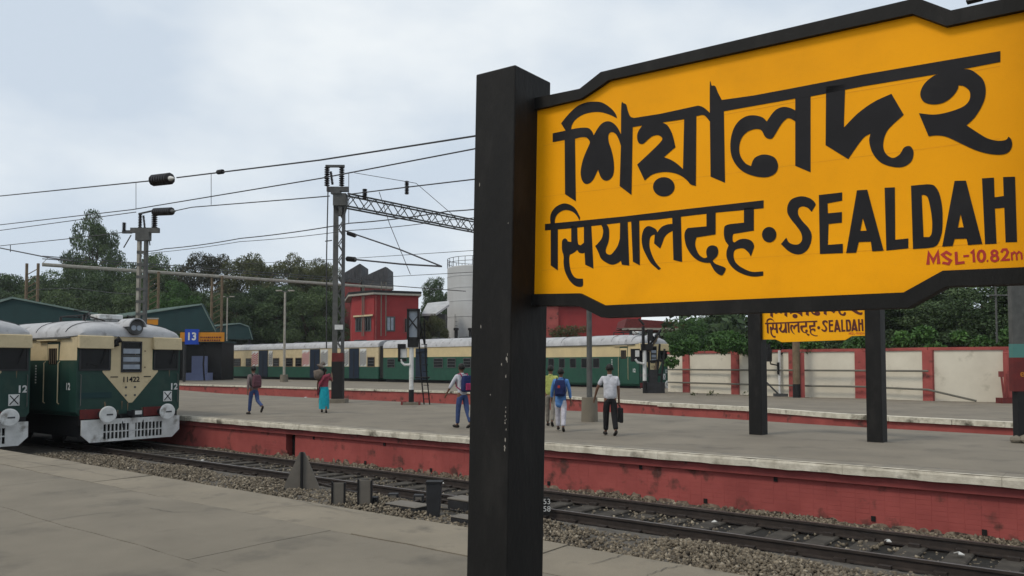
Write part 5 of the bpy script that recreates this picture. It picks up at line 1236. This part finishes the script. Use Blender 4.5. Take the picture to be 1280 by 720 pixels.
r6, u6, A6 = person('pedestrian in a loose white shirt and black trousers holding a black bag', 763, 544.5, 1.74, .1, ((8, 2), (-4, 22)), ((14, 26, 8), (-2, 8, 8)), 'cloth_white', 'cloth_black', .5, loose=1.14, pe=1.15)
hb = A6[1][3] + A6[1][4] * .05 + u6; bg_ = empty('shoulder_bag', tuple(r6.location), YAW + .1); bg_.scale = r6.scale
q = MB(); q.box(hb + Vector((.03, 0, -.24)), (.09, .28, .36)); b_ = q.build('bag', 'cloth_black', bg_); bevel(b_, .025, 3)
q = MB(); q.tube([hb + Vector((.03, -.08, -.07)), hb + Vector((.01, -.03, .0)), hb + Vector((.01, .03, .0)), hb + Vector((.03, .08, -.07))], .010, None, 6); q.build('handle', 'dark', bg_); tag(bg_, 'black bag in the right hand of the pedestrian in the loose white shirt', 'bag')

# ------------------------------------------------------------------ signals
p = at(514, 506, 0); D = p.dot(FW); k_ = D / F; zy = ZY(D); X_ = lambda a: (a - 514.5) * k_
sg = empty('railway_signal', tuple(p), YAW)
q = MB(); q.bx(X_(505), X_(524), -.25, .25, 0, .12); q.build('footing', 'concrete', sg)
q = MB(); q.tube([(0, 0, .1), (0, 0, zy(487))], .115, None, 14); smooth_angle(q.build('lower_post', 'dark', sg))
q = MB(); q.tube([(0, 0, zy(487)), (0, 0, zy(434))], .10, None, 14); smooth_angle(q.build('post', 'white_paint', sg))
q = MB(); q.bx(X_(510), X_(523), -.14, .14, zy(434), zy(422)); q.build('junction_box', 'dark', sg)
q = MB(); q.bx(X_(509), X_(511.5), -.16, .2, zy(424), zy(387)); q.bx(X_(522), X_(524.5), -.16, .2, zy(424), zy(387)); q.bx(X_(509), X_(524.5), -.16, .2, zy(389), zy(386)); q.bx(X_(509), X_(524.5), -.16, .2, zy(424), zy(421.5)); hd_ = q.build('signal_head', 'dark', sg)
q = MB(); q.bx(X_(511.5), X_(522), -.05, .05, zy(422), zy(388)); q.build('back_plate', 'glass_pale', hd_)
q = MB(); q.tube([(X_(511), -.18, zy(397)), (X_(523), -.18, zy(412))], .035, None, 5); q.build('brace', 'dark', hd_)
q = MB(); q.tube([(X_(511), -.18, zy(410)), (X_(523), -.18, zy(395))], .02, None, 5); q.build('brace', 'dark', hd_)
q = MB(); q.bx(X_(497.5), X_(507), -.12, .12, zy(436), zy(430)); q.bx(X_(498), X_(501), -.12, .12, zy(452), zy(430)); q.bx(X_(498), X_(508), -.12, .12, zy(452), zy(448)); q.build('side_box', 'dark', sg)
q = MB(); q.bx(X_(501), X_(508.5), -.06, .10, zy(447), zy(436)); q.build('lamp_case', 'paper', sg)
q = MB(); q.tube([(X_(513), -.08, zy(456)), (X_(506), -.08, zy(456)), (X_(503), -.08, zy(453)), (X_(502), -.08, zy(449))], .055, None, 10); smooth_angle(q.build('pipe_elbow', 'white_paint', sg))
q = MB()
for x0 in (530, 537): q.tube([(X_(x0), .2, 0), (X_(x0 - 5), .1, zy(455)), (X_(x0 - 7), .1, zy(400))], .03, None, 5)
for i in range(13):
    z = .25 + i * .3; q.tube([(X_(530 - i * .45), .17, z), (X_(537 - i * .45), .17, z)], .02, None, 4)
q.bx(X_(519), X_(537), -.1, .3, zy(472.5), zy(471)); q.build('ladder', 'dark', sg)
q = MB(); q.tube([(X_(522), .1, zy(425)), (X_(530), .1, zy(405)), (X_(530), .1, zy(430)), (X_(524), .1, zy(400))], .03, None, 5); q.tube([(X_(520), .1, zy(441)), (X_(533), .1, zy(441)), (X_(533), .1, zy(430))], .025, None, 5); q.build('guard_rail', 'dark', sg)
tag(sg, 'railway signal with white post, black head and ladder, left of the pedestrian with the navy backpack', 'signal', 'railway signals')
sg['label'] = 'white and black railway signal with a ladder, in front of the far train coaches'
for k in (-1, 1):
    q = MB(); q.bx(X_(514 + k * 9) - .1, X_(514 + k * 9) + .1, -.15, .1, 0, .16); tag(q.build('signal_cable_box', 'red_dark'), 'x', 'box', 'cable boxes'); o = bpy.data.objects[-1] if False else [o for o in bpy.data.objects if o.name.startswith('signal_cable_box')][-1]
    o.location = p; o.rotation_euler = (0, 0, YAW); o['label'] = 'small dark cable box on the ground ' + ('left' if k < 0 else 'right') + ' of the white signal post'
# cluttered signal in front of the far cab
p = at(806, 491.5, 0); D = p.dot(FW); k_ = D / F; zy = ZY(D); X_ = lambda a: (a - 806) * k_
sg2 = empty('railway_signal', tuple(p), YAW)
q = MB(); q.tube([(0, 0, 0), (0, 0, zy(476))], .13, None, 12); q.build('lower_post', 'dark', sg2)
q = MB(); q.tube([(0, 0, zy(476)), (0, 0, zy(438))], .12, None, 12); smooth_angle(q.build('post', 'white_paint', sg2))
q = MB(); q.bx(X_(802), X_(816), -.15, .15, zy(438), zy(430)); q.bx(X_(803), X_(806), -.15, .15, zy(438), zy(408)); q.bx(X_(810), X_(816), -.2, .1, zy(426), zy(412)); q.build('signal_head', 'dark', sg2)
q = MB(); q.tube([(X_(805), -.15, zy(455)), (X_(797), -.15, zy(453)), (X_(794), -.15, zy(449))], .07, None, 8); smooth_angle(q.build('pipe_elbow', 'white_paint', sg2))
q = MB(); q.bx(X_(789), X_(800), -.1, .15, zy(452), zy(436)); q.build('side_box', 'dark', sg2); q = MB(); q.bx(X_(794), X_(799), -.16, -.09, zy(446), zy(438)); q.build('lamp_case', 'paper', sg2)
for (xa, ya, xb, yb, m_) in ((812, 488, 812, 414, 'dark'), (820, 488, 826, 430, 'dark'), (826, 486, 832, 436, 'dark'), (814, 430, 828, 412, 'dark'), (810, 412, 820, 424, 'dark'), (816, 484, 822, 450, 'rust_tan'), (811, 470, 828, 468, 'dark'), (812, 452, 828, 450, 'dark'), (812, 440, 824, 420, 'rust_tan'), (806, 406, 800, 398, 'dark')):
    q = MB(); q.tube([(X_(xa), .1, zy(ya)), (X_(xb), .25, zy(yb))], .07, None, 5); q.build('strut', m_, sg2)
q = MB(); q.bx(X_(809), X_(831), .0, .5, 0, zy(478)); q.bx(X_(812), X_(822), .0, .3, zy(478), zy(462)); q.build('relay_box', 'dark_metal', sg2)
tag(sg2, 'cluttered signal post with boxes and struts in front of the far train cab', 'signal', 'railway signals')
# signal and tall brown post near the second board
p = at(975, 495.5, 0); D = p.dot(FW); zy = ZY(D); X_ = lambda a: (a - 975) * D / F
sg3 = empty('railway_signal', tuple(p), YAW)
q = MB(); q.tube([(0, 0, 0), (0, 0, zy(438))], .075, None, 10); q.build('post', 'white_paint', sg3)
q = MB(); q.bx(X_(959), X_(965), -.1, .1, zy(452), zy(436)); q.bx(X_(960), X_(963), -.1, .1, zy(436), zy(430)); q.build('signal_head', 'dark', sg3)
q = MB(); q.tube([(X_(963), 0, zy(450)), (X_(964), 0, zy(455)), (X_(975), 0, zy(457))], .04, None, 5); q.bx(X_(972.5), X_(974), -.1, .1, zy(468), zy(453)); q.build('bracket', 'dark', sg3)
for xa, ya, xb, yb in ((977, 436, 988, 443), (977, 443, 990, 436), (978, 430, 985, 445)):
    q = MB(); q.tube([(X_(xa), .1, zy(ya)), (X_(xb), .1, zy(yb))], .05, None, 5); q.build('strut', 'dark', sg3)
q = MB()
for xx in (987.5, 990): q.tube([(X_(xx), .1, 0), (X_(xx), .1, zy(440))], .035, None, 4)
q.build('ladder', 'dark', sg3)
q = MB(); q.tube([(X_(958), -.1, zy(478)), (X_(972), -.1, zy(492))], .05, None, 5); q.bx(X_(968), X_(990), -.2, .2, 0, .16); q.build('base_rods', 'steel_dark', sg3)
tag(sg3, 'slim white signal post with a dark lamp head below the second name board', 'signal', 'railway signals')
p = at(996, 497, 0); zy = ZY(p.dot(FW)); bp = empty('brown_post', tuple(p), YAW)
q = MB(); q.tube([(0, 0, zy(480)), (0, 0, 5.5)], .19, None, 12); smooth_angle(q.build('shaft', 'rust_tan', bp)); q = MB(); q.tube([(0, 0, 0), (0, 0, zy(480))], .2, None, 12); smooth_angle(q.build('black_foot', 'dark', bp)); q = MB(); q.bx(.2, .42, -.05, .1, 0, 2.4); q.build('red_backing', 'red_paint', bp)
tag(bp, 'thick brown post with a black foot standing at the wall below the second name board', 'post')
# right edge : painted pillar, pole and lever frame
p = at(1283, 553, 0); D = p.dot(FW); zy = ZY(D); X_ = lambda a: (a - 1281) * D / F
pl = empty('painted_pillar', tuple(p), YAW); w0 = 15 * D / F
q = MB(); q.bx(-w0, w0, -.05, .1, zy(430), 3.6); q.build('upper_shaft', 'steel_grey', pl); q = MB(); q.bx(-w0 - .005, w0 + .005, -.055, .105, zy(447), zy(430)); q.build('green_band', 'teal_light', pl)
q = MB(); q.bx(-w0 - .01, w0 + .01, -.06, .11, zy(489), zy(447)); mb_ = q.build('maroon_board', 'maroon', pl); text_mesh('yellow_mark', 'e', .22, 'orange_sign', mb_, (X_(1276), -.065, zy(467)), (R(90), 0, 0))
q = MB(); q.bx(-.2, .2, -.05, .15, .02, zy(489)); q.build('black_foot', 'dark', pl)
tag(pl, 'grey pillar with green and maroon bands, cut by the right picture edge', 'pillar')
for i, (dx, dy, s_) in enumerate(((-.28, -.1, .13), (-.12, -.22, .16), (.1, -.2, .12), (.25, -.1, .15))):
    bm = bmesh.new(); bmesh.ops.create_icosphere(bm, subdivisions=2, radius=s_)
    for v in bm.verts: v.co *= random.uniform(.8, 1.15); v.co.z = max(v.co.z * .8, -s_ * .5)
    me = bpy.data.meshes.new('rock'); bm.to_mesh(me); bm.free(); me.materials.append(M['concrete']); o = link('rock', me); o.location = p + RT * dx + FW * dy + UP * s_ * .5
    tag(o, ('rough grey rock at the foot of the painted pillar, leftmost', 'largest rough rock before the painted pillar foot', 'smallest rough rock before the painted pillar foot', 'rough rock at the right of the painted pillar foot')[i], 'rock', 'rocks at the pillar foot')
p = at(1256, 501, 0); D = p.dot(FW); zy = ZY(D); X_ = lambda a: (a - 1256) * D / F; pp = empty('thin_pole', tuple(p), YAW)
q = MB(); q.tube([(0, .5, 0), (0, .5, zy(352))], .05, None, 6); q.build('pole', 'steel_grey', pp); q = MB(); q.tube([(X_(1247), .45, zy(368)), (X_(1290), .45, zy(368))], .04, None, 5); q.build('cross_bar', 'steel_grey', pp)
tag(pp, 'thin grey pole with a crossbar beside the painted pillar', 'pole')
lv = empty('lever_frame', tuple(at(1254, 504, 0)), YAW); D = lv.location.dot(FW); X_ = lambda a: (a - 1254) * D / F; zy = ZY(D)
q = MB(); q.bx(X_(1248), X_(1268), -.25, .2, 0, zy(497)); q.build('base', 'maroon', lv)
q = MB(); q.bx(X_(1258), X_(1275), -.1, .2, zy(497), zy(440)); bevel(q.build('red_cabinet', 'red_paint', lv), .03, 2)
q = MB(); q.bx(X_(1266), X_(1269), -.05, .05, zy(440), zy(417)); q.build('white_stub', 'white_paint', lv)
for xa, xb, y_ in ((1253, 1249, 467), (1254, 1258, 470)):
    q = MB(); q.tube([(X_(xa), -.15, zy(500)), (X_(xb), -.2, zy(y_))], .05, None, 6); q.bx(X_(xb) - .09, X_(xb) + .09, -.26, -.14, zy(y_ + 4), zy(y_ - 3)); q.build('lever', 'red_dark', lv)
tag(lv, 'maroon lever frame with two levers and a red cabinet at the wall', 'lever frame')

# ------------------------------------------------------------------ trackside markers between the platforms
GZ = -.96
def loc0(name, px_, py_, z=GZ): p = at(px_, py_, z); return empty(name, tuple(p), YAW), p.dot(FW)
tm, D = loc0('triangle_marker', 377, 612); k_ = D / F; h_ = 46 * k_ * 1.0
q = MB(); q.prism([(-24 * k_, .0, 0), (23 * k_, .0, 0), (3 * k_, .0, h_), (-3 * k_, .0, h_)], (0, .04, 0)); q.build('plate', 'plate_grey', tm)
q = MB(); q.bx(-1.2 * k_, 1.6 * k_, -.05, 0, -.12, h_ + .01); q.build('post', 'dark', tm)
tag(tm, 'grey triangular marker plate on a black post beside the track', 'marker')
for (pxa, pxb, y0, y1, lab) in ((415, 430.5, 603, 630, 'grey rectangular plate between black stakes, next to the triangular marker'), (447.5, 464, 600, 633, 'grey rectangular plate between black stakes, nearer the black bollard')):
    r_, D = loc0('marker_plate', (pxa + pxb) / 2, y1 + 1); k_ = D / F; w_ = (pxb - pxa) * k_ / 2; h_ = (y1 - y0) * k_
    q = MB(); q.bx(-w_ + .02, w_ - .02, 0, .03, .0, h_); q.build('plate', 'plate_grey', r_)
    for sg_ in (-1, 1):
        q = MB(); q.bx(sg_ * w_ - .014, sg_ * w_ + .014, -.02, .05, -.1, h_ + (.02 if sg_ < 0 else .0)); q.build('stake', 'dark', r_)
    tag(r_, lab, 'marker', 'marker plates')
bo, D = loc0('bollard', 542, 646); k_ = D / F
q = MB(); q.prism([(-7 * k_, .0, -.15), (5.5 * k_, .0, -.15), (8 * k_, 0, 16 * k_), (9.5 * k_, .0, 41 * k_), (-9.5 * k_, .0, 41 * k_), (-9.5 * k_, 0, 20 * k_)], (0, .22, 0)); bd_ = q.build('block', 'dark_metal', bo); bevel(bd_, .015, 2)
q = MB(); q.bx(-10 * k_, 10.5 * k_, -.01, .24, 40.5 * k_, 43 * k_); q.build('cap', 'dark', bo)
tag(bo, 'black bollard block wider at the top, left of the large sign post', 'bollard')
for i, (pxc, pyc, w_, d_, h_, m_, lab) in enumerate(((463.5, 633, .24, .2, .17, 'dark', 'small black junction box next to the second marker plate'), (491, 626, .20, .15, .14, 'dark_metal', 'small open black box behind the long point machine cover'), (523, 629, .20, .15, .16, 'dark_metal', 'small open black box just left of the black bollard'))):
    r_, D = loc0('junction_box', pxc, pyc)
    q = MB(); q.bx(-w_ / 2, w_ / 2, 0, d_, 0, h_); b_ = q.build('case', m_, r_); bevel(b_, .012, 1); q = MB(); q.bx(-w_ * .3, w_ * .3, -.006, 0, h_ * .25, h_ * .75); q.build('opening', 'plate_grey' if i else 'dark', r_)
    tag(r_, lab, 'box', 'trackside boxes')
for i, (pxc, pyc, w_, d_, h_, lab) in enumerate(((500, 641, .80, .42, .14, 'long low point machine cover with a grey lid, left of the bollard'), (572, 640, .52, .40, .24, 'dark point machine cover between the bollard and the sign post, farther one'), (576, 656, .50, .30, .12, 'low dark cover at the foot of the large sign post, nearer one'))):
    r_, D = loc0('point_machine', pxc, pyc, -.99)
    r_.rotation_euler[2] = 0.0
    q = MB(); q.bx(-w_ / 2, w_ / 2, 0, d_, 0, h_ * .85); bevel(q.build('case', 'dark_metal', r_), .015, 1); q = MB(); q.bx(-w_ / 2 - .01, w_ / 2 + .01, -.01, d_ + .01, h_ * .85, h_); ld = q.build('lid', 'plate_grey', r_); bevel(ld, .01, 1)
    tag(r_, lab, 'point machine', 'point machine covers')
# rods between the machines and the track
for i, (a_, b_) in enumerate((((500, 634), (560, 612)), ((565, 632), (600, 622)))):
    q = MB(); q.tube([at(*a_, -.9), at(*b_, -.9)], .022, None, 6); tag(q.build('point_rod', 'rail'), ('longer' if i == 0 else 'shorter') + ' dark point rod leading from a machine cover to the track', 'rod', 'point rods')
np_, D = loc0('number_plate', 683, 646); k_ = D / F
q = MB(); q.bx(-8 * k_, 4.5 * k_, 0, .03, .02, 24 * k_); q.build('plate', 'dark', np_)
for i, tx in enumerate(('53', '58')): text_mesh('digits', tx, 9.5 * k_, 'white_paint', np_, (0.6 * k_, -.004, (18.5 - 9 * i) * k_), (R(90), 0, 0))
tag(np_, 'small black plate with white digits beside the large sign post', 'plate')
# litter
for i, (px_, py_, z, s_) in enumerate(((1110, 677, -.97, .06), (1199, 693, -.97, .07), (253, 576, -.93, .05), (893, 653, -.98, .05), (382, 497, .01, .08), (551, 604, -.93, .10), (729, 667 - 22, -.98, .04))):
    q = MB(); a = random.random() * 3; q.prism([(-s_, -s_ * .5, 0), (s_ * .8, -s_ * .7, .015), (s_, s_ * .5, 0), (0, s_ * .3, .03), (-s_ * .7, s_ * .7, .005)], (0, 0, .012))
    o = q.build('litter', 'paper'); o.location = at(px_, py_, z); o.rotation_euler = (0, 0, a)
    tag(o, ('white scrap of litter between the rails, below the right sign post', 'white scrap between the rails at the right edge', 'white scrap on the ballast near train 11422', 'white scrap between rails right of the large sign post', 'white scrap lying on the middle platform left of the woman', 'largest white scrap beside the bollard top', 'tiny white scrap between rails next to the large sign post')[i], 'litter', 'scraps of litter')

# hairline cracks in the near platform surface
CR_ = [[(130, 617), (165, 613), (210, 607), (232, 604)], [(0, 571), (40, 578), (95, 586), (150, 597)], [(20, 657), (70, 649), (120, 642), (160, 639)], [(180, 634), (215, 640), (245, 640)], [(300, 641), (345, 632), (380, 631), (420, 634)], [(360, 622), (400, 632), (440, 640), (480, 645)],
       [(735, 706), (770, 696), (790, 687)], [(805, 720), (835, 709), (860, 706)]]
for ln in CR_:
    P = [at(a, b, .0055) for a, b in ln]; pts = []
    for i in range(len(P) - 1):
        for k in range(6): pts.append(P[i].lerp(P[i + 1], k / 6) + Vector((random.uniform(-.015, .015), random.uniform(-.02, .02), 0)))
    pts.append(P[-1]); q = MB(); vs = []
    for i, p in enumerate(pts):
        d = (pts[min(i + 1, len(pts) - 1)] - pts[max(0, i - 1)]).normalized(); nn = Vector((-d.y, d.x, 0)); w_ = .0028 * math.sin(math.pi * (i + .5) / len(pts)) + .0015; vs += [p + nn * w_ * random.uniform(.5, 1.5), p - nn * w_]
    q.add(vs, [(2 * i, 2 * i + 1, 2 * i + 3, 2 * i + 2) for i in range(len(pts) - 1)]); q.build('crack', 'joint', p1)

q = MB(); q.tube([atT(272.5, 215.3, 8.4), atT(278.5, 214.5, 8.4)], .045, None, 8); tag(q.build('wire_clamp', 'dark'), 'small black clamp on the topmost wire right of the big insulator', 'clamp')

# low clutter beside the rails
for i, (a_, b_, r__) in enumerate((((400, 604), (470, 622), .018), ((470, 630), (590, 640), .016), ((520, 620), (600, 634), .02), ((430, 612), (540, 628), .012), ((350, 598), (415, 606), .014))):
    A_, B_ = at(*a_, -.93), at(*b_, -.93); pts = [A_.lerp(B_, k / 8) + UP * random.uniform(-.012, .02) + Vector((0, random.uniform(-.03, .03), 0)) for k in range(9)]
    q = MB(); q.tube(pts, r__, None, 6); tag(q.build('signal_cable', 'dark' if i % 2 else 'rail'), ('dark cable lying from the marker plates towards the small black box', 'dark cable running along the ballast under the black bollard', 'rusty rod lying behind the black bollard', 'thin cable behind the long point machine cover', 'rusty rod lying at the foot of the triangular marker')[i], 'cable', 'rods and cables on the ballast')
# thin humid air
hz_ = MB(); hz_.bx(-420, 330, -300, 420, -2.2, 45); ho = hz_.build('haze'); hm = bpy.data.materials.new('haze'); hm.use_nodes = True; t_ = hm.node_tree
for n_ in list(t_.nodes):
    if n_.type == 'BSDF_PRINCIPLED': t_.nodes.remove(n_)
pv = t_.nodes.new('ShaderNodeVolumePrincipled'); pv.inputs['Density'].default_value = .00018; pv.inputs['Color'].default_value = (.9, .95, 1, 1)
t_.links.new(pv.outputs[0], [n_ for n_ in t_.nodes if n_.type == 'OUTPUT_MATERIAL'][0].inputs['Volume']); ho.data.materials.clear(); ho.data.materials.append(hm); tag(ho, 'thin pale humid air over the station', 'haze', kind='stuff')
